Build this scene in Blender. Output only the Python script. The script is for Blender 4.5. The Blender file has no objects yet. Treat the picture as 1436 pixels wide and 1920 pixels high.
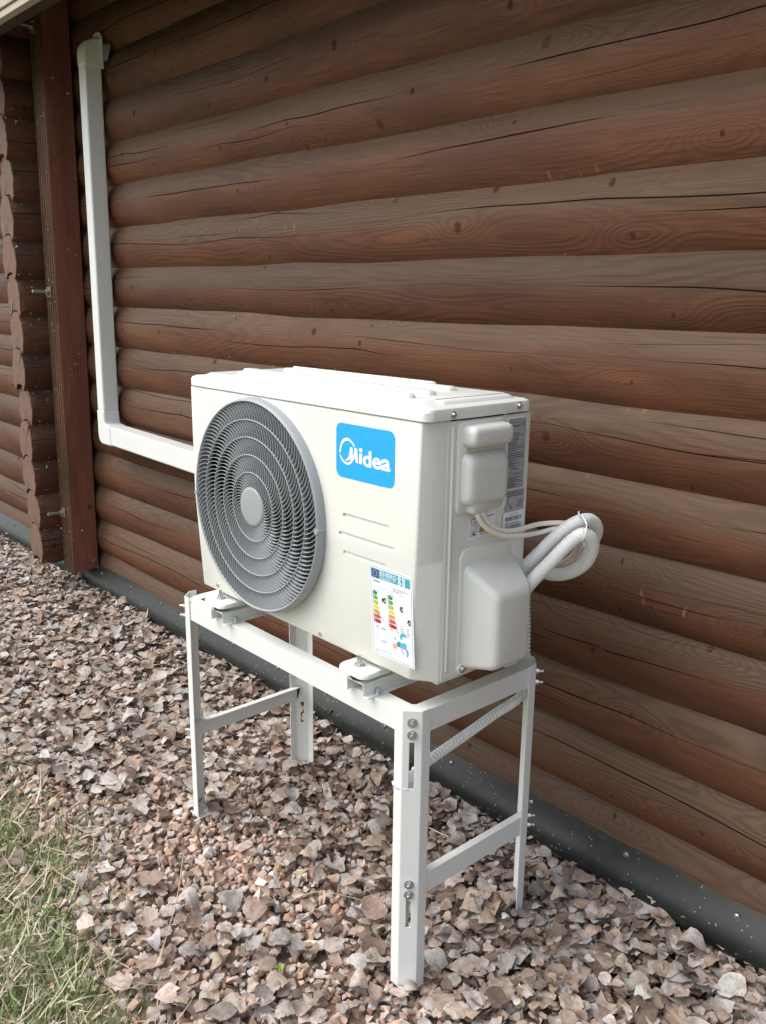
import bpy, bmesh, math, random
import numpy as np
from mathutils import Vector, Matrix

random.seed(7)
rng = np.random.default_rng(11)
SC = bpy.context.scene
COL = SC.collection
R = math.radians

# ------------------------------------------------------------------ camera
CAM = np.array([0.97722, -1.02095, 1.28616])
AX_R = np.array([0.667683, 0.744347, 0.012138])
AX_U = np.array([-0.186584, 0.151537, 0.970682])
AX_W = -np.array([0.720685, -0.650372, 0.240062])
FPX = 1642.0
cam = bpy.data.cameras.new('camera')
cam.sensor_fit = 'VERTICAL'
cam.sensor_height = 24.0
cam.lens = FPX / 1920.0 * 24.0
cam.clip_start = 0.02
cam.clip_end = 400.0
cam_ob = bpy.data.objects.new('camera', cam)
COL.objects.link(cam_ob)
cam_ob.matrix_world = Matrix((
    (AX_R[0], AX_U[0], -AX_W[0], CAM[0]),
    (AX_R[1], AX_U[1], -AX_W[1], CAM[1]),
    (AX_R[2], AX_U[2], -AX_W[2], CAM[2]),
    (0, 0, 0, 1)))
SC.camera = cam_ob

# ------------------------------------------------------------------ light
SUN_EL, SUN_AZ = R(55), R(216)     # azimuth of the sun, measured from +Y clockwise
world = bpy.data.worlds.new('World')
SC.world = world
world.use_nodes = True
wn = world.node_tree
wn.nodes.clear()
sky = wn.nodes.new('ShaderNodeTexSky')
sky.sky_type = 'NISHITA'
sky.sun_disc = False
sky.sun_elevation = SUN_EL
sky.sun_rotation = SUN_AZ
sky.air_density = 1.0
sky.dust_density = 4.0
sky.ozone_density = 1.0
hsv = wn.nodes.new('ShaderNodeHueSaturation')
hsv.inputs['Saturation'].default_value = 0.55     # thin cloud over the whole sky
bg = wn.nodes.new('ShaderNodeBackground')
bg.inputs['Strength'].default_value = 0.15
wo = wn.nodes.new('ShaderNodeOutputWorld')
wn.links.new(sky.outputs[0], hsv.inputs['Color'])
wn.links.new(hsv.outputs[0], bg.inputs['Color'])
wn.links.new(bg.outputs[0], wo.inputs['Surface'])

sun = bpy.data.lights.new('sun', 'SUN')
sun.energy = 0.6
sun.angle = R(70)
sun.color = (1.0, 0.985, 0.96)
sun_ob = bpy.data.objects.new('sun', sun)
COL.objects.link(sun_ob)
sd = Vector((math.sin(SUN_AZ) * math.cos(SUN_EL), math.cos(SUN_AZ) * math.cos(SUN_EL), math.sin(SUN_EL)))
sun_ob.rotation_euler = sd.to_track_quat('Z', 'Y').to_euler()
sun_ob.location = (-2, -4, 6)

vs = SC.view_settings
vs.view_transform = 'Standard'
vs.look = 'None'
vs.exposure = 1.06
vs.gamma = 1.0
vs.use_curve_mapping = False
SC.render.engine = 'CYCLES'
SC.cycles.use_denoising = True
SC.cycles.max_bounces = 6
SC.cycles.diffuse_bounces = 4

# ------------------------------------------------------------------ pixel -> place helpers
def ray(px, py):
    return AX_W + AX_R * (px - 718) / FPX - AX_U * (py - 960) / FPX
def atY(px, py, y):
    d = ray(px, py); return CAM + d * (y - CAM[1]) / d[1]
def atX(px, py, x):
    d = ray(px, py); return CAM + d * (x - CAM[0]) / d[0]
def atZ(px, py, z):
    d = ray(px, py); return CAM + d * (z - CAM[2]) / d[2]
def to_px(P):
    d = np.asarray(P) - CAM
    z = d @ AX_W
    return np.stack([718 + FPX * (d @ AX_R) / z, 960 - FPX * (d @ AX_U) / z], -1), z

# ------------------------------------------------------------------ material helpers
class B:
    def __init__(s, name):
        s.m = bpy.data.materials.new(name); s.m.use_nodes = True
        s.t = s.m.node_tree; s.t.nodes.clear()
        s.o = s.t.nodes.new('ShaderNodeOutputMaterial')
        s.p = s.t.nodes.new('ShaderNodeBsdfPrincipled')
        s.t.links.new(s.p.outputs[0], s.o.inputs['Surface'])
    def put(s, sock, v):
        if isinstance(v, bpy.types.NodeSocket): s.t.links.new(v, sock)
        elif v is not None:
            if hasattr(sock.default_value, '__len__') and not hasattr(v, '__len__'): v = [v] * len(sock.default_value)
            if sock.type == 'RGBA' and len(v) == 3: v = (*v, 1)
            sock.default_value = v
    def n(s, typ, ins=None, **props):
        nd = s.t.nodes.new('ShaderNode' + typ)
        for k, v in props.items(): setattr(nd, k, v)
        for k, v in (ins or {}).items(): s.put(nd.inputs[k], v)
        return nd
    def ma(s, op, a, b=None, c=None, clamp=False):
        nd = s.n('Math', operation=op, use_clamp=clamp)
        for i, v in enumerate((a, b, c)):
            if v is not None: s.put(nd.inputs[i], v)
        return nd.outputs[0]
    def vm(s, op, a, b=None):
        nd = s.n('VectorMath', operation=op)
        s.put(nd.inputs[0], a)
        if b is not None: s.put(nd.inputs[1], b)
        return nd.outputs['Value'] if op in ('LENGTH', 'DISTANCE', 'DOT_PRODUCT') else nd.outputs[0]
    def xyz(s, v):
        nd = s.n('SeparateXYZ', {0: v}); return nd.outputs[0], nd.outputs[1], nd.outputs[2]
    def vec(s, x, y, z=0.0):
        return s.n('CombineXYZ', {0: x, 1: y, 2: z}).outputs[0]
    def mix(s, f, a, b, blend='MIX'):
        nd = s.n('Mix', data_type='RGBA', blend_type=blend)
        s.put(nd.inputs[0], f); s.put(nd.inputs[6], a); s.put(nd.inputs[7], b)
        return nd.outputs[2]
    def noise(s, v, scale=1.0, detail=2.0, rough=0.5, dist=0.0):
        return s.n('TexNoise', {'Vector': v, 'Scale': scale, 'Detail': detail, 'Roughness': rough, 'Distortion': dist}).outputs[0]
    def ss(s, x, a, b, lo=0.0, hi=1.0):
        nd = s.n('MapRange', {0: x, 1: a, 2: b, 3: lo, 4: hi}, interpolation_type='SMOOTHSTEP')
        return nd.outputs[0]
    def obj(s): return s.n('TexCoord').outputs['Object']
    def uv(s): return s.n('TexCoord').outputs['UV']
    def done(s, color, rough=0.5, metal=0.0, height=None, strength=0.5, dist=0.002, spec=None, **kw):
        s.put(s.p.inputs['Base Color'], color); s.put(s.p.inputs['Roughness'], rough); s.put(s.p.inputs['Metallic'], metal)
        if spec is not None: s.put(s.p.inputs['Specular IOR Level'], spec)
        for k, v in kw.items(): s.put(s.p.inputs[k], v)
        if height is not None:
            bp = s.n('Bump', {'Strength': strength, 'Distance': dist, 'Height': height})
            s.t.links.new(bp.outputs[0], s.p.inputs['Normal'])
        return s.m

def paint(name, col, rough=0.4, peel=0.15, dirt=0.06):
    b = B(name); o = b.obj()
    n1 = b.noise(o, 6, 4, 0.6); n2 = b.noise(o, 420, 1)
    c = b.mix(b.ss(n1, .45, .75, 0, dirt), col, (col[0] * .72, col[1] * .66, col[2] * .55))
    r = b.ma('ADD', rough - .05, b.ma('MULTIPLY', n1, .1))
    return b.done(c, r, height=n2, strength=peel, dist=.0004)

def steel(name, col=(.62, .62, .6), rough=.32):
    b = B(name); n = b.noise(b.obj(), 300, 2)
    return b.done(b.mix(n, col, [c * .6 for c in col]), rough, .95, n, .15, .0005)

def wood(name, red=(.150, .060, .029), dark=(.084, .036, .020), grey=(.094, .061, .038), weather=1.0, cracks=True):
    b = B(name)
    u, v, _ = b.xyz(b.uv())
    rnd = b.n('ObjectInfo').outputs['Random']
    us = b.ma('MULTIPLY_ADD', rnd, 57.0, u)
    vsd = b.ma('MULTIPLY_ADD', rnd, 23.0, v)
    # knots: cells placed in a stretched grid, distances measured in metres
    cell = b.vec(b.ma('MULTIPLY', us, 2.6), b.ma('MULTIPLY', vsd, 11.0))
    vor = b.n('TexVoronoi', {'Vector': cell, 'Scale': 1.0, 'Randomness': .95}, voronoi_dimensions='2D', feature='F1')
    dx, dy, _ = b.xyz(b.vm('SUBTRACT', cell, vor.outputs['Position']))
    dx = b.ma('DIVIDE', dx, 2.6); dy = b.ma('DIVIDE', dy, 11.0)
    cr, cg, cb = b.xyz(vor.outputs['Color'])
    act = b.ma('GREATER_THAN', cr, .34)
    wob = b.noise(b.vec(us, vsd), 70, 2)
    d2 = b.ma('ADD', b.ma('MULTIPLY', b.ma('MULTIPLY', dx, 1.25), b.ma('MULTIPLY', dx, 1.25)), b.ma('MULTIPLY', dy, dy))
    d = b.ma('ADD', b.ma('SQRT', d2), b.ma('MULTIPLY_ADD', wob, .009, -.0045))
    swd2 = b.ma('ADD', b.ma('MULTIPLY', b.ma('MULTIPLY', dx, .33), b.ma('MULTIPLY', dx, .33)), b.ma('MULTIPLY', dy, dy))
    swirl = b.ma('MULTIPLY', act, b.ma('POWER', 2.718, b.ma('MULTIPLY', swd2, -1500.0)))
    kr = b.ma('MULTIPLY_ADD', b.ma('MULTIPLY', cg, cg), .0075, .0038)
    knot = b.ma('MULTIPLY', act, b.ss(d, b.ma('MULTIPLY', kr, 1.7), b.ma('MULTIPLY', kr, .45)))
    kring = b.ma('MULTIPLY', act, b.ma('SUBTRACT', 1.0, b.ma('MULTIPLY', 900.0, b.ma('ABSOLUTE', b.ma('SUBTRACT', d, kr))), clamp=True))
    # growth-ring contours
    f0 = b.noise(b.vec(b.ma('MULTIPLY', us, .9), b.ma('MULTIPLY', vsd, 8.0)), 1.0, 1.0, .4)
    f1 = b.noise(b.vec(b.ma('MULTIPLY', us, 4.0), b.ma('MULTIPLY', vsd, 22.0)), 1.0, 1.0)
    field = b.ma('ADD', b.ma('MULTIPLY_ADD', swirl, .22, f0), b.ma('MULTIPLY', f1, .09))
    ring = b.ma('MULTIPLY_ADD', b.ma('SINE', b.ma('MULTIPLY', field, 150.0)), .5, .5)
    ring = b.ma('POWER', ring, 1.6)
    fib = b.noise(b.vec(b.ma('MULTIPLY', us, 5.0), b.ma('MULTIPLY', vsd, 420.0)), 1.0, 2.0, .65)
    blot = b.noise(b.vec(b.ma('MULTIPLY', us, 2.2), b.ma('MULTIPLY', vsd, 9.0)), 1.0, 3.0, .62)
    ringamt = b.noise(b.vec(b.ma('MULTIPLY', us, 1.1), b.ma('MULTIPLY', vsd, 5.0), 4.0), 1.0, 1.0)
    ringamt = b.ss(ringamt, .35, .65, .12, .62)
    base = b.mix(b.ss(blot, .3, .75), dark, red)
    base = b.mix(b.ma('MULTIPLY', b.ma('MULTIPLY', ring, ringamt), .75), base, [c * .42 for c in red])
    base = b.mix(b.ss(fib, .42, .72, 0, .6), base, [c * .5 for c in dark])
    # weathered upper side, edge follows the grain
    wv = b.ma('ADD', b.ma('MULTIPLY_ADD', b.ma('SUBTRACT', blot, .5), .11, v), b.ma('MULTIPLY_ADD', b.ma('SUBTRACT', rnd, .5), .03, b.ma('MULTIPLY', b.ma('SUBTRACT', f0, .5), .07)))
    wf = b.ma('MULTIPLY', b.ss(wv, -.022, .045), weather)
    gcol = b.mix(b.ma('MULTIPLY', ring, ringamt), grey, [c * .5 for c in grey])
    gcol = b.mix(b.ss(fib, .4, .7, 0, .55), gcol, [c * .55 for c in grey])
    base = b.mix(b.ma('MULTIPLY', wf, .78), base, gcol)
    tone = b.ma('MULTIPLY_ADD', b.ma('FRACT', b.ma('MULTIPLY', rnd, 31.7)), .42, .80)
    base = b.mix(1.0, base, b.vec(tone, tone, b.ma('MULTIPLY_ADD', tone, .8, .2)), 'MULTIPLY')
    # scuffs showing pale wood, vertical drips
    scn = b.noise(b.vec(b.ma('MULTIPLY', us, 85.0), b.ma('MULTIPLY', vsd, 14.0)), 1.0, 1.0)
    scm = b.noise(b.vec(b.ma('MULTIPLY', us, 2.3), b.ma('MULTIPLY', vsd, 13.0), 9.0), 1.0, 1.0)
    sc = b.ma('MULTIPLY', b.ss(scn, .62, .74), b.ss(scm, .68, .76))
    base = b.mix(b.ma('MULTIPLY', sc, .55), base, (.36, .19, .10))
    spk = b.noise(b.vec(us, vsd), 260, 1)
    base = b.mix(b.ss(spk, .74, .80, 0, .5), base, [c * .3 for c in dark])
    base = b.mix(b.ma('MULTIPLY', knot, b.ma('MULTIPLY_ADD', cb, .45, .15)), base, (.026, .014, .009))
    base = b.mix(b.ma('MULTIPLY', kring, b.ma('MULTIPLY', wob, .9)), base, (.012, .007, .005))
    h = b.ma('ADD', b.ma('MULTIPLY', fib, .45), b.ma('MULTIPLY', b.ma('MULTIPLY', ring, ringamt), .6))
    if cracks:
        tot = None
        for i, (off, amp, thr, wid) in enumerate(((.018, .060, .45, .0015), (-.012, .07, .50, .0013), (.045, .05, .52, .0010), (-.042, .05, .60, .0009))):
            ng = b.noise(b.vec(b.ma('MULTIPLY', us, .8), 13.7 * i + 3.1, b.ma('MULTIPLY', rnd, 9.0)), 1.0, 2.0, .55)
            w = b.noise(b.vec(b.ma('MULTIPLY', us, .9), 7.3 * i + 40.0), 1.0, 1.0)
            vc = b.ma('MULTIPLY_ADD', b.ma('SUBTRACT', ng, .5), amp * 1.4, b.ma('MULTIPLY_ADD', b.ma('SUBTRACT', b.ma('FRACT', b.ma('MULTIPLY', rnd, 7.3 + 5.1 * i)), .5), .03, off))
            vc = b.ma('MULTIPLY_ADD', swirl, .006, vc)
            dv = b.ma('ABSOLUTE', b.ma('SUBTRACT', v, vc))
            wd = b.ma('MULTIPLY', b.ss(w, thr, thr + .12), wid)
            mk_ = b.ma('DIVIDE', b.ma('SUBTRACT', wd, dv), .0005, clamp=True)
            tot = mk_ if tot is None else b.ma('MAXIMUM', tot, mk_)
        base = b.mix(b.ma('MULTIPLY', tot, .94), base, (.006, .004, .003))
        h = b.ma('SUBTRACT', h, b.ma('MULTIPLY', tot, 2.5))
    h = b.ma('SUBTRACT', h, b.ma('MULTIPLY', kring, .8))
    rough = b.ma('MULTIPLY_ADD', fib, .25, .48)
    dull = b.ma('MAXIMUM', knot, kring)
    if cracks: dull = b.ma('MAXIMUM', dull, tot)
    return b.done(base, rough, 0, h, .75, .0016, spec=b.ma('MULTIPLY_ADD', dull, -.2, .22))

def end_grain():
    b = B('log_end_grain')
    u, v, _ = b.xyz(b.uv()); rnd = b.n('ObjectInfo').outputs['Random']
    P = b.vec(u, v, rnd)
    rr = b.ma('SQRT', b.ma('ADD', b.ma('MULTIPLY', u, u), b.ma('MULTIPLY', v, v)))
    nz = b.noise(P, 30, 3)
    ring = b.ma('MULTIPLY_ADD', b.ma('SINE', b.ma('MULTIPLY_ADD', rr, 900.0, b.ma('MULTIPLY', nz, 6.0))), .5, .5)
    saw = b.noise(b.vec(b.ma('MULTIPLY', u, 20.0), b.ma('MULTIPLY', v, 300.0), rnd), 1, 3)
    c = b.mix(b.ma('MULTIPLY', ring, .35), (.165, .085, .057), (.085, .045, .031))
    c = b.mix(b.ss(nz, .4, .75, 0, .7), c, (.16, .11, .085))
    c = b.mix(b.ss(saw, .45, .8, 0, .5), c, (.07, .035, .025))
    wob = b.ma('MULTIPLY_ADD', b.noise(P, 40, 2), .012, -.006)
    crk = b.ma('DIVIDE', b.ma('SUBTRACT', .0016, b.ma('ABSOLUTE', b.ma('ADD', u, wob))), .0006, clamp=True)
    crk = b.ma('MULTIPLY', crk, b.ma('LESS_THAN', v, b.ma('MULTIPLY_ADD', rnd, .03, -.02)))
    c = b.mix(b.ma('MULTIPLY', crk, .95), c, (.008, .005, .004))
    return b.done(c, .75, 0, b.ma('SUBTRACT', saw, b.ma('MULTIPLY', crk, 2.0)), .6, .0015)

def flat(name, col, rough=.5, metal=0, **kw):
    return B(name).done(col, rough, metal, **kw)

def attr_mat(name, attr, rough=.7, noise_scale=60, amt=.45, trans=0.0):
    b = B(name)
    c = b.n('Attribute', attribute_name=attr).outputs['Color']
    n = b.noise(b.obj(), noise_scale, 4, .65)
    c2 = b.mix(b.ss(n, .35, .75, 0, amt), c, b.mix(1.0, c, (.35, .32, .30), 'MULTIPLY'))
    n2 = b.noise(b.obj(), noise_scale * 5, 2)
    m = b.done(c2, rough, 0, b.ma('ADD', n, b.ma('MULTIPLY', n2, .5)), .5, .002)
    return m

M = {}
M['log'] = wood('log_wood')
M['post'] = wood('post_wood', red=(.27, .105, .066), dark=(.15, .056, .040), grey=(.10, .046, .034), weather=.15, cracks=False)
M['postfront'] = wood('post_weathered_wood', red=(.125, .058, .030), dark=(.048, .026, .015), grey=(.075, .046, .030), weather=.7, cracks=False)
M['crosslog'] = wood('cross_log_wood', red=(.15, .060, .034), dark=(.085, .036, .022), grey=(.11, .068, .045), weather=.9)
M['end'] = end_grain()
M['body'] = paint('cream_enamel', (.69, .70, .645), .36)
M['lid'] = paint('cream_enamel_lid', (.68, .70, .66), .34)
M['stand'] = paint('ivory_powder_coat', (.71, .735, .70), .42, .25)
M['pvc'] = paint('white_pvc', (.70, .73, .71), .38, .05, .1)
M['plastic'] = paint('cream_plastic', (.63, .645, .60), .45, .3)
M['grille'] = paint('grey_plastic', (.30, .325, .335), .42, .1)
M['vane'] = paint('silver_grey_plastic', (.32, .345, .355), .38, .05)
M['hose'] = paint('white_flex_plastic', (.74, .76, .74), .5, .05)
M['cable'] = paint('ivory_cable_sheath', (.70, .66, .57), .45, .05)
M['zinc'] = steel('zinc_steel', (.72, .73, .72), .28)
M['oldsteel'] = steel('dull_steel', (.42, .39, .35), .5)
M['rubber'] = flat('black_rubber', (.02, .02, .022), .6)
M['dark'] = flat('dark_interior', (.012, .014, .018), .7)
M['fan'] = flat('dark_fan_plastic', (.022, .025, .032), .5)
M['seam'] = flat('seam_shadow_gap', (.10, .10, .09), .8)
M['print'] = attr_mat('printed_film', 'col', .38, 20, .05)
M['backing'] = flat('dark_wall_core', (.025, .016, .011), .9)

def flashing_mat():
    b = B('dark_sheet_metal'); o = b.obj()
    x, y, z = b.xyz(o)
    n = b.noise(o, 3.5, 4); st = b.noise(b.vec(b.ma('MULTIPLY', x, 6), b.ma('MULTIPLY', y, 6), b.ma('MULTIPLY', z, 60)), 1, 2)
    c = b.mix(n, (.009, .012, .0105), (.020, .024, .022))
    vor = b.n('TexVoronoi', {'Vector': b.vec(b.ma('MULTIPLY', x, 1.0), y, b.ma('MULTIPLY', z, .45)), 'Scale': 150.0})
    cr, _, _ = b.xyz(vor.outputs['Color'])
    pm = b.noise(o, 9, 2)
    sp = b.ma('MULTIPLY', b.ss(vor.outputs['Distance'], .24, .14), b.ma('GREATER_THAN', b.ma('MULTIPLY_ADD', pm, .8, cr), 1.22))
    c = b.mix(b.ma('MULTIPLY', sp, .75), c, (.30, .29, .25))
    dn = b.noise(o, 40, 4, .7)
    c = b.mix(b.ss(dn, .5, .8, 0, .25), c, (.10, .095, .08))
    return b.done(c, b.ma('MULTIPLY_ADD', dn, .2, .33), .0, st, .25, .001, spec=.28)
M['flash'] = flashing_mat()

def plinth_mat():
    b = B('damp_plinth'); o = b.obj(); n = b.noise(o, 25, 5, .65)
    return b.done(b.mix(n, (.05, .038, .032), (.13, .10, .085)), .9, 0, n, .6, .01)
M['plinth'] = plinth_mat()

def ground_mat():
    b = B('earth_and_fine_grit'); o = b.obj()
    x, y, z = b.xyz(o)
    n = b.noise(o, 90, 5, .7); n2 = b.noise(o, 2.5, 4)
    grit = b.mix(n, (.09, .062, .045), (.27, .19, .14))
    n3 = b.noise(o, 30, 5, .7)
    lawn = b.mix(n3, (.085, .09, .035), (.30, .27, .15))
    edge = b.ma('ADD', y, b.ma('MULTIPLY', b.ma('SUBTRACT', n2, .5), .25))
    c = b.mix(b.ss(edge, -.33, -.52), grit, lawn)
    return b.done(c, .95, 0, n, .8, .01)
M['ground'] = ground_mat()

def eave_mat():
    b = B('beige_painted_board'); o = b.obj(); n = b.noise(b.vm('MULTIPLY', o, (2, 60, 60)), 1, 3)
    return b.done(b.mix(n, (.36, .32, .24), (.46, .42, .33)), .6, 0, n, .3, .002)
M['eave'] = eave_mat()
M['soffit'] = flat('dark_brown_board', (.030, .018, .012), .8)  # one even, very dark brown over the whole soffit board
M['roof'] = flat('roof_sheet', (.06, .05, .045), .7)

# ------------------------------------------------------------------ mesh helpers
def link(name, me, mats, parent=None, loc=None, smooth=None, bevel=0, seg=2):
    ob = bpy.data.objects.new(name, me)
    COL.objects.link(ob)
    if mats is not None:
        for m in (mats if isinstance(mats, (list, tuple)) else [mats]): me.materials.append(m)
    if parent: ob.parent = parent
    if loc is not None: ob.location = loc
    if smooth is not None:
        me.shade_smooth()
        if smooth > 0: me.set_sharp_from_angle(angle=R(smooth))
    if bevel:
        md = ob.modifiers.new('bevel', 'BEVEL'); md.width = bevel; md.segments = seg; md.limit_method = 'ANGLE'; md.angle_limit = R(30)
        md.harden_normals = smooth is not None
    return ob

def empty(name, loc=(0, 0, 0), parent=None):
    o = bpy.data.objects.new(name, None); COL.objects.link(o); o.location = loc
    o.empty_display_size = .05
    if parent: o.parent = parent
    return o

def tag(o, label=None, cat=None, group=None, kind=None):
    if label: o['label'] = label
    if cat: o['category'] = cat
    if group: o['group'] = group
    if kind: o['kind'] = kind
    return o

class MB:
    def __init__(s): s.v = []; s.f = []; s.mi = []; s.uv = None
    def add(s, v, f, mi=0):
        o = len(s.v); s.v += [tuple(map(float, p)) for p in v]
        s.f += [tuple(i + o for i in q) for q in f]; s.mi += [mi] * len(f); return s
    def box(s, a, b, mi=0):
        x0, y0, z0 = a; x1, y1, z1 = b
        return s.add([(x0, y0, z0), (x1, y0, z0), (x1, y1, z0), (x0, y1, z0), (x0, y0, z1), (x1, y0, z1), (x1, y1, z1), (x0, y1, z1)],
                     [(0, 3, 2, 1), (4, 5, 6, 7), (0, 1, 5, 4), (1, 2, 6, 5), (2, 3, 7, 6), (3, 0, 4, 7)], mi)
    def hexa(s, p8, mi=0):   # 4 bottom then 4 top, both counter-clockwise from above
        return s.add(p8, [(0, 3, 2, 1), (4, 5, 6, 7), (0, 1, 5, 4), (1, 2, 6, 5), (2, 3, 7, 6), (3, 0, 4, 7)], mi)
    def cyl(s, a, b, r0, r1=None, n=16, caps=True, mi=0):
        r1 = r0 if r1 is None else r1
        a = Vector(a); b = Vector(b); w = (b - a).normalized()
        t = Vector((0, 0, 1)) if abs(w.z) < .9 else Vector((1, 0, 0))
        e1 = w.cross(t).normalized(); e2 = w.cross(e1)
        v = []
        for c, r in ((a, r0), (b, r1)):
            for i in range(n):
                t_ = 2 * math.pi * i / n
                v.append(c + e1 * (r * math.cos(t_)) + e2 * (r * math.sin(t_)))
        f = [(i, n + i, n + (i + 1) % n, (i + 1) % n) for i in range(n)]
        if caps: f += [tuple(range(n)), tuple(range(2 * n - 1, n - 1, -1))]
        return s.add(v, f, mi)
    def lathe(s, prof, org, axis, n=64, mi=0, closed=False):
        # prof: (radius, height along axis)
        w = Vector(axis).normalized(); t = Vector((0, 0, 1)) if abs(w.z) < .9 else Vector((1, 0, 0))
        e1 = w.cross(t).normalized(); e2 = w.cross(e1); org = Vector(org)
        v = []
        for r, h in prof:
            for i in range(n):
                a = 2 * math.pi * i / n
                v.append(org + w * h + e1 * (r * math.cos(a)) + e2 * (r * math.sin(a)))
        m = len(prof); f = []
        for j in range(m if closed else m - 1):
            k = (j + 1) % m
            for i in range(n):
                f.append((j * n + i, j * n + (i + 1) % n, k * n + (i + 1) % n, k * n + i))
        return s.add(v, f, mi)
    def prism(s, poly, a, b, fn, mi=0, caps=True):
        # poly: list of 2D points, fn(p, t) -> 3D, swept from a to b
        n = len(poly)
        v = [fn(p, a) for p in poly] + [fn(p, b) for p in poly]
        f = [(i, (i + 1) % n, n + (i + 1) % n, n + i) for i in range(n)]
        if caps: f += [tuple(range(n - 1, -1, -1)), tuple(range(n, 2 * n))]
        return s.add(v, f, mi)
    def mesh(s, name):
        me = bpy.data.meshes.new(name); me.from_pydata(s.v, [], s.f); me.update()
        if any(s.mi): me.polygons.foreach_set('material_index', s.mi)
        bm = bmesh.new(); bm.from_mesh(me); bmesh.ops.recalc_face_normals(bm, faces=bm.faces); bm.to_mesh(me); bm.free()
        return me
    def build(s, name, mats, parent=None, **kw): return link(name, s.mesh(name), mats, parent, **kw)

def spline(pts, n):
    P = [np.array(p, float) for p in pts]
    P = [2 * P[0] - P[1]] + P + [2 * P[-1] - P[-2]]
    out = []
    for i in range(1, len(P) - 2):
        for k in range(n):
            t = k / n
            a, b, c, d = P[i - 1], P[i], P[i + 1], P[i + 2]
            out.append(.5 * (2 * b + (c - a) * t + (2 * a - 5 * b + 4 * c - d) * t * t + (3 * b - a - 3 * c + d) * t ** 3))
    out.append(P[-2])
    return np.array(out)

def resample(Q, step):
    L = np.concatenate([[0], np.cumsum(np.linalg.norm(np.diff(Q, axis=0), axis=1))])
    n = max(2, int(L[-1] / step) + 1)
    t = np.linspace(0, L[-1], n)
    return np.stack([np.interp(t, L, Q[:, k]) for k in range(3)], 1), t

def sweep(name, pts, rad, mat, parent=None, pitch=None, amp=0, n=12, step=.006):
    Q = spline(pts, 24)
    Q, t = resample(Q, pitch / 4 if pitch else step)
    T = np.gradient(Q, axis=0); T /= np.linalg.norm(T, axis=1)[:, None]
    e = np.cross(T[0], (0, 0, 1.0)); e = e if np.linalg.norm(e) > .1 else np.cross(T[0], (1.0, 0, 0)); e /= np.linalg.norm(e)
    V = []
    for i in range(len(Q)):
        e = e - T[i] * (e @ T[i]); e /= np.linalg.norm(e); g = np.cross(T[i], e)
        r = rad + (amp * math.sin(2 * math.pi * t[i] / pitch) if pitch else 0)
        for k in range(n):
            a = 2 * math.pi * k / n
            V.append(Q[i] + r * (math.cos(a) * e + math.sin(a) * g))
    m = len(Q)
    F = [(i * n + k, i * n + (k + 1) % n, (i + 1) * n + (k + 1) % n, (i + 1) * n + k) for i in range(m - 1) for k in range(n)]
    F += [tuple(range(n - 1, -1, -1)), tuple(range((m - 1) * n, m * n))]
    b = MB(); b.add(V, F)
    return b.build(name, mat, parent, smooth=60)

def set_uv(me, uvs):
    lay = me.uv_layers.new(name='UVMap')
    idx = np.empty(len(me.loops), np.int32); me.loops.foreach_get('vertex_index', idx)
    lay.data.foreach_set('uv', np.asarray(uvs, np.float32)[idx].ravel())

# ------------------------------------------------------------------ the house
PITCH = .14766
Z8 = .1914                       # groove above the lowest visible log
YG = .5237                       # groove line
RL = .124                        # bulge radius
YF = YG - (RL - math.sqrt(RL ** 2 - (PITCH / 2) ** 2))   # front of the logs
X0, X1 = -4.6, 2.6

house = tag(empty('log_house', (-1.0, YF, 0)), 'brown stained log house wall with crossed log corner and vertical post', 'house')
HO = Vector(house.location)
def hpart(b, name, mats, parent=house, **kw):
    off = HO
    b.v = [(p[0] - off.x, p[1] - off.y, p[2] - off.z) for p in b.v]
    return b.build(name, mats, parent, **kw)

b = MB(); b.box((X0, YF + .075, .02), (X1, YF + .30, 3.05))
wall = hpart(b, 'wall', M['backing'])

def log_mesh(name, length, half, nx, seed, bulge=RL, depth=.075, waves=.0022):
    # a lens-shaped milled log: u along the length, v over the bulge; local x along length, local -y outwards
    rs = np.random.default_rng(seed)
    vv = np.linspace(-half, half, 15)
    prof_y = bulge - np.sqrt(bulge ** 2 - np.clip(np.abs(vv), 0, bulge * .99) ** 2)
    V = []; UV = []
    ph = rs.uniform(0, 6.28, 6); kk = rs.uniform(1.2, 5, 6)
    for i in range(nx + 1):
        u = length * i / nx
        wy = waves * (math.sin(u * kk[0] + ph[0]) + .6 * math.sin(u * kk[1] * 2 + ph[1]))
        wz = waves * .6 * math.sin(u * kk[2] + ph[2])
        for j, v in enumerate(vv):
            V.append((u, prof_y[j] + wy + waves * .35 * math.sin(u * kk[3] * 3 + v * 40 + ph[3]), v * (1 + waves * math.sin(u * kk[4] + ph[4])) + wz)); UV.append((u, v))
        V.append((u, depth, half * .9)); UV.append((u, half + .05))
        V.append((u, depth, -half * .9)); UV.append((u, -half - .05))
    n = 17; F = []
    for i in range(nx):
        for j in range(n):
            a = i * n + j; c = i * n + (j + 1) % n
            F.append((a, a + n, c + n, c))
    F.append(tuple(range(n))); F.append(tuple(nx * n + k for k in range(n - 1, -1, -1)))
    me = bpy.data.meshes.new(name); me.from_pydata(V, [], F); me.update()
    set_uv(me, UV)
    me.shade_smooth(); me.set_sharp_from_angle(angle=R(50))
    return me

zc = Z8 - PITCH / 2
row = 0
while zc < 2.75:
    me = log_mesh('log', X1 - X0, PITCH / 2 + .0045 + random.uniform(-.001, .002), 110, 100 + row, RL * random.uniform(.93, 1.1), waves=random.uniform(.0016, .0034))
    ob = link('log', me, M['log'], wall)
    ob.location = Vector((X0, YF + random.uniform(-.003, .003), zc + random.uniform(-.0015, .0015))) - HO
    zc += PITCH; row += 1

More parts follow.
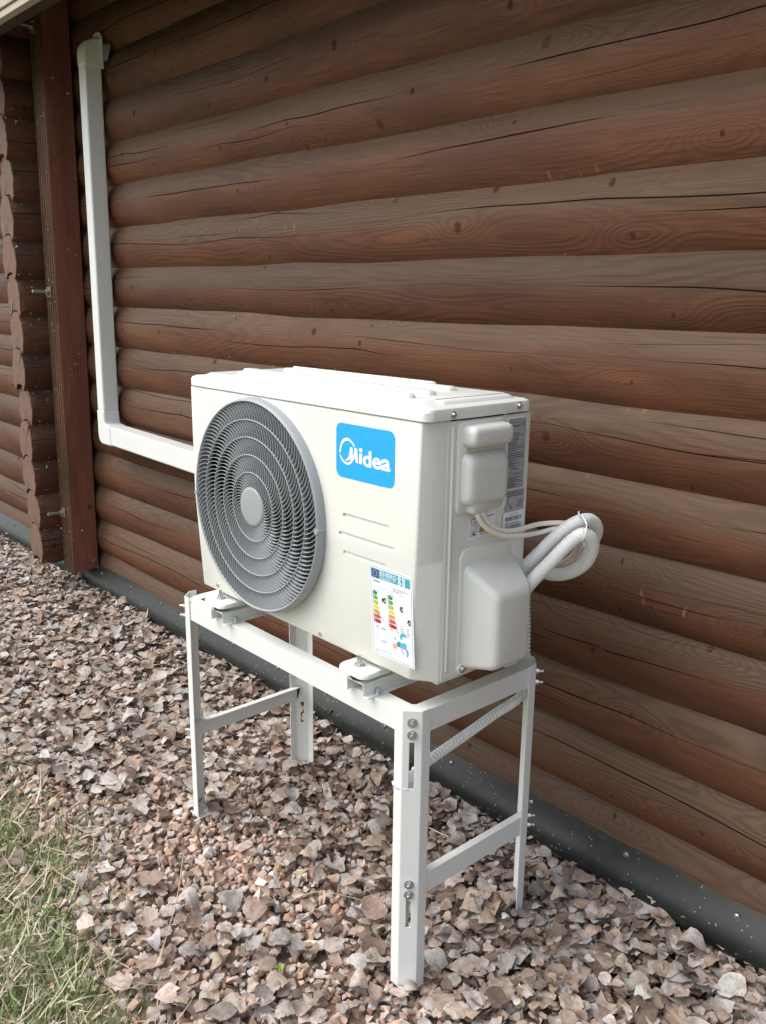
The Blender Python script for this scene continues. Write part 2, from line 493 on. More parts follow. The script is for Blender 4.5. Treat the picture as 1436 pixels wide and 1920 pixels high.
# crossing wall: log ends stick out towards the lawn
XC = -2.717; YE = .2955; HALFW = .070
def cross_profile(h0, h1):
    # outline (x, z): right bulge up, rounded top, left bulge down, hollowed underside
    pts = []
    rt = .115
    zs = np.linspace(h0, h1, 9); zm = (h0 + h1) / 2
    for z in zs: pts.append((HALFW - (rt - math.sqrt(rt * rt - (z - zm) ** 2)), z))
    w = pts[-1][0]
    for k in range(1, 8):
        a = math.pi * k / 8; pts.append((w * math.cos(a), h1 + .024 * math.sin(a)))
    for z in zs[::-1]: pts.append((-(HALFW - (rt - math.sqrt(rt * rt - (z - zm) ** 2))), z))
    for k in range(7, 0, -1):
        a = math.pi * k / 8; pts.append((w * math.cos(a), h0 + .026 * math.sin(a) ))
    return pts
cp = cross_profile(-PITCH / 2 + .001, PITCH / 2 - .001)
b = MB(); b.box((XC - .03, YE + .06, .14), (XC + .03, YF + .08, 2.75))
cwall = hpart(b, 'crossing_wall', M['backing'])
def cross_mesh(yl, seed):
    n = len(cp); V = []; UV = []; MI = []; F = []
    rs = np.random.default_rng(seed)
    chips = rs.normal(0, .0022, n)
    ys = [0, .004] + list(np.linspace(.03, yl, 8))
    arc = np.concatenate([[0], np.cumsum(np.hypot(*np.diff(np.array(cp), axis=0).T))])
    for k, y in enumerate(ys):
        sc = .965 if k == 0 else 1
        for i, (x, z) in enumerate(cp):
            V.append((x * sc + (chips[i] if k < 2 else 0), y + (abs(chips[(i * 3) % n]) if k == 0 else 0), z * (sc if k == 0 else 1))); UV.append((y, z))
    for k in range(len(ys) - 1):
        for i in range(n):
            F.append((k * n + i, (k + 1) * n + i, (k + 1) * n + (i + 1) % n, k * n + (i + 1) % n)); MI.append(0)
    m0 = len(V)
    for i, (x, z) in enumerate(cp): V.append(V[i]); UV.append((x, z))
    V.append((0, .001, 0)); UV.append((0, 0))
    for i in range(n): F.append((m0 + i, m0 + (i + 1) % n, m0 + n)); MI.append(1)
    me = bpy.data.meshes.new('cross_log'); me.from_pydata(V, [], F); me.update()
    me.polygons.foreach_set('material_index', MI)
    set_uv(me, UV); me.shade_smooth(); me.set_sharp_from_angle(angle=R(40))
    return me
zb = 1.4774 - 9 * PITCH
row = 0
while zb < 2.7:
    yo = random.uniform(-.004, .012) - (.004 if row % 2 else 0)
    ob = link('cross_log', cross_mesh(YF + .1 - YE - yo, row + 40), [M['crosslog'], M['end']], cwall)
    ob.location = Vector((XC + random.uniform(-.005, .005), YE + yo, zb + PITCH / 2)) - HO
    zb += PITCH; row += 1

# settling post, slightly out of plumb
def post_x(z): return -2.5335 + .0318 * z
PYF, PYB, PW = .385, .492, .108
prof = [(0, PYB), (0, PYF + .004), (-.004, PYF)]
for k in range(4):
    xx = -.018 - k * .022
    prof += [(xx, PYF), (xx - .0015, PYF + .0045), (xx - .004, PYF + .0045), (xx - .0055, PYF)]
prof += [(-PW + .004, PYF), (-PW, PYF + .004), (-PW, PYB)]
V = []; UV = []; F = []; MI = []
zs = np.linspace(.128, 2.62, 24); n = len(prof)
for z in zs:
    for (x, y) in prof:
        V.append((post_x(z) + x - HO.x, y - HO.y, z)); UV.append((z, x * .7 + (y - PYF) * 1.2 - .03))
for k in range(len(zs) - 1):
    for i in range(n):
        F.append((k * n + i, k * n + (i + 1) % n, (k + 1) * n + (i + 1) % n, (k + 1) * n + i)); MI.append(0 if i in (0, n - 1, n - 2) else 1)
F += [tuple(range(n - 1, -1, -1)), tuple((len(zs) - 1) * n + k for k in range(n))]; MI += [0, 0]
me = bpy.data.meshes.new('post'); me.from_pydata(V, [], F); me.update(); me.polygons.foreach_set('material_index', MI); set_uv(me, UV)
me.shade_smooth(); me.set_sharp_from_angle(angle=R(25))
post = link('post', me, [M['post'], M['postfront']], house)
for z in (.378, 1.282, 2.228):
    xr = post_x(z) - PW * .62
    b = MB(); b.cyl((xr, PYF + .02, z), (xr, .316, z + .004), .0068, n=12)
    rod = hpart(b, 'threaded_rod', M['oldsteel'], post, smooth=40)
    b = MB(); b.box((xr - .017, PYF - .006, z - .020), (xr + .017, PYF + .001, z + .020)); b.cyl((xr, PYF - .017, z), (xr, PYF - .005, z), .0125, n=6)
    hpart(b, 'nut_plate', M['oldsteel'], rod, bevel=.0012)

# base flashing and plinth
prof = []
for k in range(13):
    t = k / 12
    prof.append((.514 - .062 * math.sin(math.pi * (.07 + .86 * t)), .139 - .134 * t))
fl = []
for (y, z) in prof: fl.append((y, z))
back = [(y + .0035, z) for y, z in prof[::-1]]
b = MB()
for xa, xb in ((X0, -2.602), (-2.6, 1.098), (1.1, X1)):
    b.prism(fl + back, xa, xb, lambda p, t: (t, p[0], p[1]))
flash = hpart(b, 'base_flashing', M['flash'], smooth=35)
xs = -.1553
for k in range(-16, 9):
    xx = xs + k * .2565 + random.uniform(-.006, .006); zz = .1225 + random.uniform(-.003, .003)
    yy = np.interp(-zz, [-p[1] for p in prof], [p[0] for p in prof])
    b = MB(); b.cyl((xx, yy + .002, zz), (xx, yy - .0020, zz), .0068, n=14); b.cyl((xx, yy - .001, zz), (xx, yy - .0055, zz), .0046, .0040, n=6)
    hpart(b, 'screw', M['zinc'], flash)
b = MB(); b.box((X0, .512, -.25), (X1, .70, .05))
hpart(b, 'plinth', M['plinth'], bevel=.01)

# eave
b = MB(); b.add([(X0, .03, 2.30), (X1, .03, 2.30), (X1, 1.9, 3.42), (X0, 1.9, 3.42), (X0, .03, 2.34), (X1, .03, 2.34), (X1, 1.9, 3.46), (X0, 1.9, 3.46)],
                [(0, 3, 2, 1), (4, 5, 6, 7), (0, 1, 5, 4), (1, 2, 6, 5), (2, 3, 7, 6), (3, 0, 4, 7)])
roof = hpart(b, 'roof', M['roof'])
YEV = .09
zlow = float(atY(30, 19, YEV)[2])
for k, (za, zb_) in enumerate(((zlow, zlow + .020), (zlow + .0225, zlow + .16), (zlow + .1625, zlow + .185))):
    b = MB(); b.box((X0, YEV - .004 - .006 * k, za), (X1, YEV + .022, zb_))
    hpart(b, 'fascia_board', M['eave'], roof, bevel=.002)
b = MB(); b.box((X0, YEV + .0225, zlow + .004), (X1, .158, zlow + .03))
hpart(b, 'soffit_board', M['soffit'], roof)

# ------------------------------------------------------------------ ground
gs = 60
b = MB(); b.add([(-gs, -gs, -.022), (gs, -gs, -.022), (gs, gs, -.022), (-gs, gs, -.022)], [(0, 1, 2, 3)])
ground = tag(b.build('ground', M['ground']), kind='structure')

EDGE = np.array([(-6, .30), (-4, .25), (-3.2, .16), (-2.65, .06), (-2.0, -.19), (-1.5, -.285), (-1.06, -.25), (-.83, -.315), (-.66, -.40), (-.36, -.40), (-.24, -.42), (0, -.55), (.6, -.9), (3, -1.4)])
def edge_y(x): return np.interp(x, EDGE[:, 0], EDGE[:, 1])
def ground_h(x, y):
    pile = .030 * np.clip((y - .30) / .2, 0, 1) ** 1.5 * (1 + .35 * np.sin(x * 5.1 + 1) + .25 * np.sin(x * 11.3))
    return -.004 + .004 * np.sin(x * 7.0 + 1.3) * np.sin(y * 9.0) + pile

def in_view(x, y, z=0.0, m=90):
    p, d = to_px(np.stack([x, y, np.full_like(x, z)], -1))
    return (d > .1) & (p[:, 0] > -m) & (p[:, 0] < 1436 + m) & (p[:, 1] > -m) & (p[:, 1] < 1920 + m)

def scatter_mesh(name, bases, pos, rot, scl, colors, mat, smooth=False):
    # bases: list of (V,F); every copy becomes part of one mesh with a colour per copy
    which = rng.integers(0, len(bases), len(pos))
    VV = []; FF = []; CC = []; o = 0
    lt = []
    for bi, (BV, BF) in enumerate(bases):
        idx = np.nonzero(which == bi)[0]
        if not len(idx): continue
        v = np.einsum('nij,kj->nki', rot[idx], BV) * scl[idx][:, None, None] + pos[idx][:, None, :]
        nv = len(BV)
        f = np.array(BF)[None] + (o + np.arange(len(idx)) * nv)[:, None, None]
        VV.append(v.reshape(-1, 3)); FF.append(f.reshape(-1, f.shape[-1])); CC.append(np.repeat(colors[idx], nv, axis=0))
        o += len(idx) * nv
    V = np.concatenate(VV); F = np.concatenate(FF); Cc = np.concatenate(CC)
    k = F.shape[1]
    me = bpy.data.meshes.new(name)
    me.vertices.add(len(V)); me.vertices.foreach_set('co', V.ravel().astype(np.float32))
    me.loops.add(F.size); me.loops.foreach_set('vertex_index', F.ravel().astype(np.int32))
    me.polygons.add(len(F)); me.polygons.foreach_set('loop_start', np.arange(0, F.size, k, dtype=np.int32))
    me.update(calc_edges=True); me.validate()
    at = me.attributes.new('col', 'FLOAT_COLOR', 'POINT')
    at.data.foreach_set('color', np.concatenate([Cc, np.ones((len(Cc), 1))], 1).ravel().astype(np.float32))
    if smooth: me.shade_smooth()
    else: me.shade_flat()
    return link(name, me, mat)

def euler_mats(yaw, tx, ty):
    cz, sz = np.cos(yaw), np.sin(yaw); cx, sx = np.cos(tx), np.sin(tx); cy, sy = np.cos(ty), np.sin(ty)
    z0 = np.zeros_like(yaw); o1 = np.ones_like(yaw)
    Rz = np.stack([np.stack([cz, -sz, z0], -1), np.stack([sz, cz, z0], -1), np.stack([z0, z0, o1], -1)], 1)
    Rx = np.stack([np.stack([o1, z0, z0], -1), np.stack([z0, cx, -sx], -1), np.stack([z0, sx, cx], -1)], 1)
    Ry = np.stack([np.stack([cy, z0, sy], -1), np.stack([z0, o1, z0], -1), np.stack([-sy, z0, cy], -1)], 1)
    return Rz @ Rx @ Ry

def pick(pal, n, jitter=.16):
    p = np.array([c[:3] for c in pal]); w = np.array([c[3] for c in pal]); w = w / w.sum()
    c = p[rng.choice(len(p), n, p=w)]
    return np.clip(c * (1 + np.clip(rng.normal(0, jitter, (n, 1)), -.4, .2)) * (1 + rng.normal(0, .015, (n, 3))), .01, .8)

# crushed stone
def stone(seed):
    rs = np.random.default_rng(seed)
    bm = bmesh.new()
    for _ in range(11):
        p = rs.normal(size=3); p /= np.linalg.norm(p)
        p *= np.array([.5, .38, .30]) * rs.uniform(.82, 1.12)
        bm.verts.new(p)
    r_ = bmesh.ops.convex_hull(bm, input=bm.verts)
    bmesh.ops.delete(bm, geom=[g for g in r_['geom_interior'] if isinstance(g, bmesh.types.BMVert)], context='VERTS')
    bmesh.ops.triangulate(bm, faces=bm.faces)
    bm.verts.ensure_lookup_table(); bm.verts.index_update()
    V = np.array([v.co[:] for v in bm.verts]); F = [[v.index for v in f.verts] for f in bm.faces]
    bm.free(); return V, F
N = 50000
x = rng.uniform(-4.2, 1.6, N); y = rng.uniform(-1.0, .52, N)
ok = (y > edge_y(x) - .10 + rng.normal(0, .05, N))
vw = in_view(x, y)
ok &= vw | (rng.random(N) < .35)
x, y = x[ok], y[ok]; n = len(x)
size = np.clip(rng.lognormal(math.log(.0235), .34, n), .009, .045)
z = ground_h(x, y) - .010 + rng.normal(0, .0035, n)
pal = [(.46, .34, .265, 4), (.50, .385, .32, 4), (.41, .255, .175, 2), (.43, .40, .375, 1.6), (.58, .51, .45, 2.4), (.31, .225, .175, 1.5)]
tag(scatter_mesh('gravel', [stone(s) for s in range(14)], np.stack([x, y, z], -1),
    euler_mats(rng.uniform(0, 6.28, n), rng.normal(0, .5, n), rng.normal(0, .5, n)), size, pick(pal, n), attr_mat('crushed_stone', 'col', .85, 90, .35)),
    'tan and reddish crushed stone gravel spread along the wall', 'gravel', kind='stuff')

# leaves
def leaf_base(seed, rows=5, cols=3, teeth=False, curl=1.0):
    rs = np.random.default_rng(seed)
    V = []; UV = []
    kx = rs.normal(0, .30) * curl; ky = rs.normal(.05, .35) * curl; tw = rs.normal(0, .5) * curl
    fold = rs.uniform(-.15, .35) * curl
    asym = rs.uniform(-.06, .06)
    elong = rs.uniform(.85, 1.25)
    ragged = rs.random() < .5
    cr_ = (rs.uniform(.03, .11) * curl, rs.uniform(0, 6), rs.uniform(0, 6))
    for i in range(rows + 1):
        t = i / rows
        w = .52 * (math.sin(math.pi * min(1, t * .94 + .035)) ** .62) * (1.12 - .42 * t)
        if i in (0,): w = .10
        if i == rows: w = .015
        for j in range(cols):
            q = -1 + 2 * j / (cols - 1)
            ww = w
            if teeth and abs(q) == 1 and 0 < i < rows: ww *= 1 + (.085 if i % 2 else -.07) + rs.normal(0, .02)
            elif abs(q) == 1: ww *= 1 + rs.normal(0, .13)
            if ragged and abs(q) == 1 and rs.random() < .22: ww *= rs.uniform(.55, .85)
            xx = q * ww + asym * math.sin(t * 3.1)
            yy = (t - .5) * elong
            zz = kx * xx * xx * 3.2 + ky * (yy * yy) * 2.0 + tw * xx * yy * 1.5 + fold * abs(xx) + rs.normal(0, .030) + cr_[0] * math.sin(5 * xx + cr_[1]) * math.sin(6 * yy + cr_[2])
            V.append((xx, yy, zz)); UV.append((xx, t))
    F = []
    for i in range(rows):
        for j in range(cols - 1):
            a = i * cols + j; F.append((a, a + 1, a + cols + 1, a + cols))
    V = np.array(V); V[:, 2] -= V[:, 2].min()
    return V, F, UV
LEAFPAL = [(.50, .43, .38, 4), (.38, .295, .24, 3), (.22, .16, .125, 1.4), (.52, .485, .46, 3), (.42, .32, .25, 2.2), (.50, .47, .44, 1.4)]
def leaf_mat(name, attr):
    b = B(name)
    if attr: c = b.n('Attribute', attribute_name='col').outputs['Color']
    else: c = b.n('ObjectInfo').outputs['Color']
    o = b.n('NewGeometry').outputs['Position']
    n1 = b.noise(o, 70, 4, .7); n2 = b.noise(o, 420, 3, .7)
    c2 = b.mix(b.ss(n1, .38, .70, 0, .7), c, b.mix(1.0, c, (.42, .36, .31), 'MULTIPLY'))
    c2 = b.mix(b.ss(n2, .58, .74, 0, .5), c2, b.mix(1.0, c2, (.40, .35, .30), 'MULTIPLY'))
    h = b.ma('ADD', n1, b.ma('MULTIPLY', n2, .4))
    if not attr:
        u, v, _ = b.xyz(b.uv()); au = b.ma('ABSOLUTE', u)
        mid = b.ss(au, .022, .008)
        ve = b.ma('SINE', b.ma('MULTIPLY_ADD', v, 52.0, b.ma('MULTIPLY', au, -34.0)))
        ve = b.ma('MULTIPLY', b.ss(ve, .86, .98), .6)
        vn = b.ma('MAXIMUM', mid, ve)
        c2 = b.mix(b.ma('MULTIPLY', vn, .7), c2, b.mix(1.0, c, (1.2, 1.16, 1.08), 'MULTIPLY'))
        h = b.ma('MULTIPLY_ADD', vn, .9, h)
    b.done(c2, .72, 0, h, .55, .0018, spec=.3)
    # thin dry tissue lets a little light through
    tr = b.n('BsdfTranslucent'); b.put(tr.inputs[0], c2)
    mx = b.n('MixShader', {0: .12}); b.t.links.new(b.p.outputs[0], mx.inputs[1]); b.t.links.new(tr.outputs[0], mx.inputs[2])
    b.t.links.new(mx.outputs[0], b.o.inputs['Surface'])
    return b.m
M['leaf_stuff'] = leaf_mat('dry_leaf_litter', True)
M['leaf'] = leaf_mat('dry_leaf', False)

def leaf_density(x, y):
    # bare stone in front of and under the stand; deep drifts to the far side and against the wall
    g = np.exp(-(((x + .58) / .52) ** 2 + ((y + .12) / .27) ** 2))
    g2 = .55 * np.exp(-(((x + .1) / .35) ** 2 + ((y + .2) / .3) ** 2))
    g3 = .5 * np.exp(-(((x + .7) / .4) ** 2 + ((y - .22) / .2) ** 2))
    d = 1.0 - np.clip(np.maximum(np.maximum(g * .93, g2), g3), 0, 1)
    d = d * (1 + .8 * np.clip((y - .28) / .2, 0, 1))
    lawn = np.clip((edge_y(x) + .05 - y) / .12, 0, 1)
    return d * (1 - .88 * lawn)
N = 52000
x = rng.uniform(-4.2, 1.6, N); y = rng.uniform(-1.0, .51, N)
ok = rng.random(N) < leaf_density(x, y) ** 1.9 * .64
ok &= in_view(x, y) | (rng.random(N) < .5)
x, y = x[ok], y[ok]; n = len(x)
size = np.clip(rng.lognormal(math.log(.0215), .48, n), .007, .052)
tx = rng.normal(0, .20, n); ty = rng.normal(0, .20, n)
z = ground_h(x, y) + .001 + rng.random(n) ** 1.6 * .020 * (.5 + leaf_density(x, y)) + size * .22 * np.abs(np.sin(tx))
y = np.minimum(y, .498 - size * .35)
tag(scatter_mesh('leaf_litter', [leaf_base(s, curl=.75)[:2] for s in range(60)], np.stack([x, y, z], -1),
    euler_mats(rng.uniform(0, 6.28, n), tx, ty), size, pick(LEAFPAL, n), M['leaf_stuff'], smooth=True),
    'dense litter of dry brown leaf pieces over the gravel', 'leaf litter', kind='stuff')
LITTER = (n,)

# the 300 leaves that show largest, one object each
kinds = [
    ('large pale grey dry leaf lying on the gravel', (.43, .40, .375), (.042, .062)),
    ('large tan dry leaf with toothed edge on the gravel', (.50, .42, .355), (.038, .058)),
    ('medium brown curled dry leaf on the gravel', (.35, .265, .21), (.030, .048)),
    ('medium grey brown dry leaf on the gravel', (.46, .40, .355), (.026, .040)),
    ('small dark brown shrivelled leaf on the gravel', (.20, .14, .108), (.024, .036)),
    ('small bleached whitish leaf on the gravel', (.47, .445, .42), (.026, .040)),
]
lmesh = []
for s in range(18):
    V, F, UV = leaf_base(200 + s, 10, 7, True, .42 if s % 4 else .95)
    V = list(map(tuple, V)); F = list(F)
    # stalk
    o = len(V); b0 = np.array(V[3])
    V += [tuple(b0 + (.008, 0, .006)), tuple(b0 + (-.008, 0, .006)), tuple(b0 + (.05 * random.uniform(-1, 1), -.42 * random.uniform(.4, 1), .03)), tuple(b0 + (0, 0, .018))]
    F += [(o, o + 1, o + 2), (o + 1, o + 3, o + 2), (o + 3, o, o + 2)]
    UV += [(0, 0)] * 4
    me = bpy.data.meshes.new('fallen_leaf'); me.from_pydata(V, [], F); me.update(); set_uv(me, UV); me.shade_smooth(); me.materials.append(M['leaf'])
    lmesh.append(me)
cnt = 0; placed = []
while cnt < 300:
    px = random.uniform(-10, 1446); py = random.uniform(1010, 1935)
    p = atZ(px, py, .012)
    # more near the camera, all over the bed
    if p[1] > .47 or p[0] < -3.3: continue
    dens = leaf_density(np.array([p[0]]), np.array([p[1]]))[0]
    if random.random() > .05 + .9 * dens ** 1.6: continue
    kd = random.choices(range(6), (3, 3.2, 2.6, 3.4, 1.2, 1.1))[0]
    lab, col, (s0, s1) = kinds[kd]
    s = random.uniform(s0, s1) * .92
    if any((p[0] - q[0]) ** 2 + (p[1] - q[1]) ** 2 < (.42 * (s + q[2])) ** 2 for q in placed): continue
    # keep the feet of the stand clear
    if any(abs(p[0] - fx) < .03 and abs(p[1] - fy) < .03 for fx in (-.032, -.814) for fy in (-.035, .307)): continue
    if edge_y(p[0]) - .06 > p[1] and random.random() > .2: continue
    placed.append((p[0], p[1], s))
    ob = bpy.data.objects.new('fallen_leaf', random.choice(lmesh)); COL.objects.link(ob)
    gh = float(ground_h(p[0], p[1]))
    tl = .24 if p[1] > .25 else .12
    ob.location = (p[0], p[1], gh + .006 + .010 * dens * random.random())
    ob.rotation_euler = (random.gauss(0, tl), random.gauss(0, tl), random.uniform(0, 6.28))
    ob.scale = (s, s, s)
    j = random.uniform(.82, 1.18); ob.color = (col[0] * j, col[1] * j, col[2] * j, 1)
    tag(ob, lab, 'leaf', lab.replace(' on the gravel', '').replace(' lying', '') + ' scattered over the gravel')
    cnt += 1

# grass
def blade(seed, bend):
    rs = np.random.default_rng(seed); V = []; F = []
    w = .045; n = 3
    dx = rs.normal(0, .25)
    for i in range(n + 1):
        t = i / n
        ww = w * (1 - t) ** .7
        yb = bend * t * t; zb = t * (1 - .45 * bend * t)
        V += [(-ww + dx * t * t, yb, zb), (ww + dx * t * t, yb, zb)]
    for i in range(n): F.append((2 * i, 2 * i + 1, 2 * i + 3, 2 * i + 2))
    return np.array(V), F
N = 300000
x = rng.uniform(-3.4, .9, N); y = rng.uniform(-1.25, .2, N)
dd = edge_y(x) + .05 + .06 * np.sin(x * 6.3) - y
clump = .5 + .5 * np.sin(x * 9 + 2 * np.sin(y * 13)) * np.sin(y * 11 + 1.7 * np.sin(x * 7))
ok = (rng.random(N) < np.clip(dd / .21, 0, 1) ** 1.1 * (.25 + .75 * clump)) & (in_view(x, y) | (rng.random(N) < .3))
ok &= (x < .35) | (rng.random(N) < .5)
x, y, clump = x[ok], y[ok], clump[ok]; n = len(x)
size = np.clip(rng.lognormal(math.log(.031), .42, n), .010, .08)
z = np.full(n, -.018)
greenish = np.clip(.50 + .42 * clump + rng.normal(0, .2, n), 0, 1)
g = pick([(.19, .27, .10, 3), (.25, .33, .13, 2), (.36, .38, .20, 1.5)], n)
st = pick([(.56, .51, .37, 2), (.48, .42, .28, 2), (.36, .31, .19, 1)], n)
c = np.where((rng.random(n) < greenish)[:, None], g, st)
grass = scatter_mesh('grass', [blade(s, .15 + .12 * (s % 6)) for s in range(18)], np.stack([x, y, z], -1),
    euler_mats(rng.uniform(0, 6.28, n), rng.normal(0, .55, n), rng.normal(0, .3, n)), size, c, attr_mat('grass_blades', 'col', .55, 30, .25))
tag(grass, 'short green and straw coloured lawn grass beside the gravel', 'grass', kind='stuff')
# dead stalks lying flat in the lawn edge
N = 5500
x = rng.uniform(-3.2, .6, N); y = rng.uniform(-1.1, .1, N)
dd = edge_y(x) + .06 - y
ok = (rng.random(N) < np.clip(dd / .2, 0, 1)) & (in_view(x, y) | (rng.random(N) < .3))
x, y = x[ok], y[ok]; n = len(x)
size = rng.uniform(.04, .12, n)
thin = [(V * np.array([.35, 1, 1]), F) for V, F in (blade(50 + s, .2 + .1 * (s % 4)) for s in range(10))]
hay = scatter_mesh('dry_grass', thin, np.stack([x, y, np.full(n, -.004) + rng.random(n) * .018], -1),
    euler_mats(rng.uniform(0, 6.28, n), 1.45 + rng.normal(0, .12, n), rng.normal(0, .3, n)), size,
    pick([(.45, .40, .27, 2), (.52, .47, .34, 1.5), (.33, .27, .17, 1)], n), attr_mat('dead_grass_stalks', 'col', .6, 30, .2))
tag(hay, 'dead straw stalks lying flat over the lawn edge', 'dry grass', kind='stuff')

# ------------------------------------------------------------------ printed film builder (labels, badge)
class Print:
    def __init__(s, org, ux, uy, name='print'):
        s.o = Vector(org); s.x = Vector(ux).normalized(); s.y = Vector(uy).normalized(); s.n = s.x.cross(s.y)
        s.v = []; s.f = []; s.c = []
    def poly(s, pts, col, layer=0):
        if len(pts) > 2:
            o = len(s.v); s.v += [(p[0], p[1], layer) for p in pts]; s.f.append(tuple(range(o, o + len(pts)))); s.c.append(col)
    def rect(s, x0, y0, x1, y1, col, layer=0): s.poly([(x0, y0), (x1, y0), (x1, y1), (x0, y1)], col, layer)
    def rrect(s, x0, y0, x1, y1, r, col, layer=0, n=6):
        p = []
        for cx, cy, a0 in ((x1 - r, y0 + r, -90), (x1 - r, y1 - r, 0), (x0 + r, y1 - r, 90), (x0 + r, y0 + r, 180)):
            for k in range(n + 1):
                a = R(a0 + 90 * k / n); p.append((cx + r * math.cos(a), cy + r * math.sin(a)))
        s.poly(p, col, layer)
    def disc(s, cx, cy, r, col, layer=0, n=16): s.poly([(cx + r * math.cos(6.2832 * k / n), cy + r * math.sin(6.2832 * k / n)) for k in range(n)], col, layer)
    def frame(s, x0, y0, x1, y1, w, col, layer=0):
        s.rect(x0, y0, x1, y0 + w, col, layer); s.rect(x0, y1 - w, x1, y1, col, layer)
        s.rect(x0, y0 + w, x0 + w, y1 - w, col, layer); s.rect(x1 - w, y0 + w, x1, y1 - w, col, layer)
    def text(s, body, x, y, h, col, layer=1, width=None, bold=0.0):
        cu = bpy.data.curves.new('t', 'FONT'); cu.body = body; cu.size = 1.0; cu.resolution_u = 3; cu.offset = bold
        ob = bpy.data.objects.new('t', cu); COL.objects.link(ob)
        dg = bpy.context.evaluated_depsgraph_get(); me = bpy.data.meshes.new_from_object(ob.evaluated_get(dg))
        co = np.array([v.co[:2] for v in me.vertices]); fs = [tuple(p.vertices) for p in me.polygons]
        bpy.data.objects.remove(ob); bpy.data.curves.remove(cu); bpy.data.meshes.remove(me)
        lo = co.min(0); hi = co.max(0)
        sy = h / .73; sx = sy if width is None else width / (hi[0] - lo[0])
        o = len(s.v)
        s.v += [(x + (p[0] - lo[0]) * sx, y + p[1] * sy, layer) for p in co]
        s.f += [tuple(i + o for i in f) for f in fs]; s.c += [col] * len(fs)
    def lines(s, x0, y0, x1, y1, n, col, layer=1, fill=.5, words=True):
        dy = (y1 - y0) / n
        for i in range(n):
            yy = y1 - (i + 1) * dy; xx = x0; end = x1 - (x1 - x0) * random.choice((0, .05, .1, .35, .5))
            while xx < end - .001:
                w = random.uniform(.004, .012) if words else x1 - x0
                s.rect(xx, yy, min(xx + w, end), yy + dy * fill, col, layer); xx += w + .0012
    def build(s, name, parent, base, step=.00025):
        base = Vector(base)
        V = [s.o + s.x * p[0] + s.y * p[1] + s.n * (.0004 + p[2] * step) - base for p in s.v]
        me = bpy.data.meshes.new(name); me.from_pydata(V, [], s.f); me.update()
        at = me.attributes.new('col', 'FLOAT_COLOR', 'CORNER')
        cols = []
        for f, c in zip(s.f, s.c): cols += [(*c, 1)] * len(f)
        at.data.foreach_set('color', np.array(cols, np.float32).ravel())
        return link(name, me, M['print'], parent)

# ------------------------------------------------------------------ outdoor unit
ZB, ZT = .63, 1.125
ac = tag(empty('air_conditioner', (-.365, .08, ZB)), 'cream outdoor air conditioner unit with round grey fan grille on white stand', 'air conditioner')
AO = Vector(ac.location)
def apart(b, name, mats, parent=ac, **kw):
    b.v = [(p[0] - AO.x, p[1] - AO.y, p[2] - AO.z) for p in b.v]
    return b.build(name, mats, parent, **kw)
YP = -.05           # front plane of the unit
GX, GZ, GR = -.4735, .8685, .2185
XL = -.733
# front panel: upper half upright, lower half leaning back, right edge tapering into a flange
b = MB()
rows = [(.6325, -.0355, -.042), (.852, YP, -.018), (1.0905, YP, -.010)]
V = []
for z, yf, xr in rows: V += [(XL, .012, z), (XL + .001, -.004, z), (XL + .004, yf, z), (xr, yf, z), (-.0006, -.004, z), (-.0012, .012, z)]
F = []
for i in range(2):
    for j in range(6):
        k = (j + 1) % 6; F.append((i * 6 + j, i * 6 + k, i * 6 + 6 + k, i * 6 + 6 + j))
F += [(5, 4, 3, 2, 1, 0), (12, 13, 14, 15, 16, 17)]
b.add(V, F)
panel = apart(b, 'front_panel', M['body'])
md = panel.modifiers.new('bevel', 'BEVEL'); md.width = .0042; md.segments = 3; md.limit_method = 'ANGLE'; md.angle_limit = R(20)
cb_ = MB(); cb_.cyl((GX, -.2, GZ), (GX, .1, GZ), .2120, n=96)
def capsule_cut(mb, x0, x1, za, zb, hgt):
    n = 8; pts = []
    for k in range(n + 1):
        a = R(-90 + 180 * k / n); pts.append((x1 + hgt * math.cos(a), zb + hgt * math.sin(a)))
    for k in range(n + 1):
        a = R(90 + 180 * k / n); pts.append((x0 + hgt * math.cos(a), za + hgt * math.sin(a)))
    m = len(pts)
    v = [(p[0], -.08, p[1]) for p in pts] + [((p[0] - (x0 + x1) / 2) * .985 + (x0 + x1) / 2, YP + .0040, za + .001 + (p[1] - za) * .62) for p in pts]
    mb.add(v, [(i, (i + 1) % m, m + (i + 1) % m, m + i) for i in range(m)] + [tuple(range(m - 1, -1, -1)), tuple(range(m, 2 * m))])
for x0, x1, zz in ((-.200, -.088, .9015), (-.212, -.074, .8655)):
    capsule_cut(cb_, x0, x1, zz, zz, .0066)
capsule_cut(cb_, -.200, -.095, .831, .831, .0066)
cut = apart(cb_, 'cut', None, None)
cut.location = AO
bo = panel.modifiers.new('bool', 'BOOLEAN'); bo.operation = 'DIFFERENCE'; bo.object = cut; bo.solver = 'EXACT'
bpy.context.view_layer.update()
dg = bpy.context.evaluated_depsgraph_get()
nm = bpy.data.meshes.new_from_object(panel.evaluated_get(dg))
panel.modifiers.clear(); panel.data = nm
nm.shade_smooth(); nm.set_sharp_from_angle(angle=R(22))
bpy.data.objects.remove(cut)

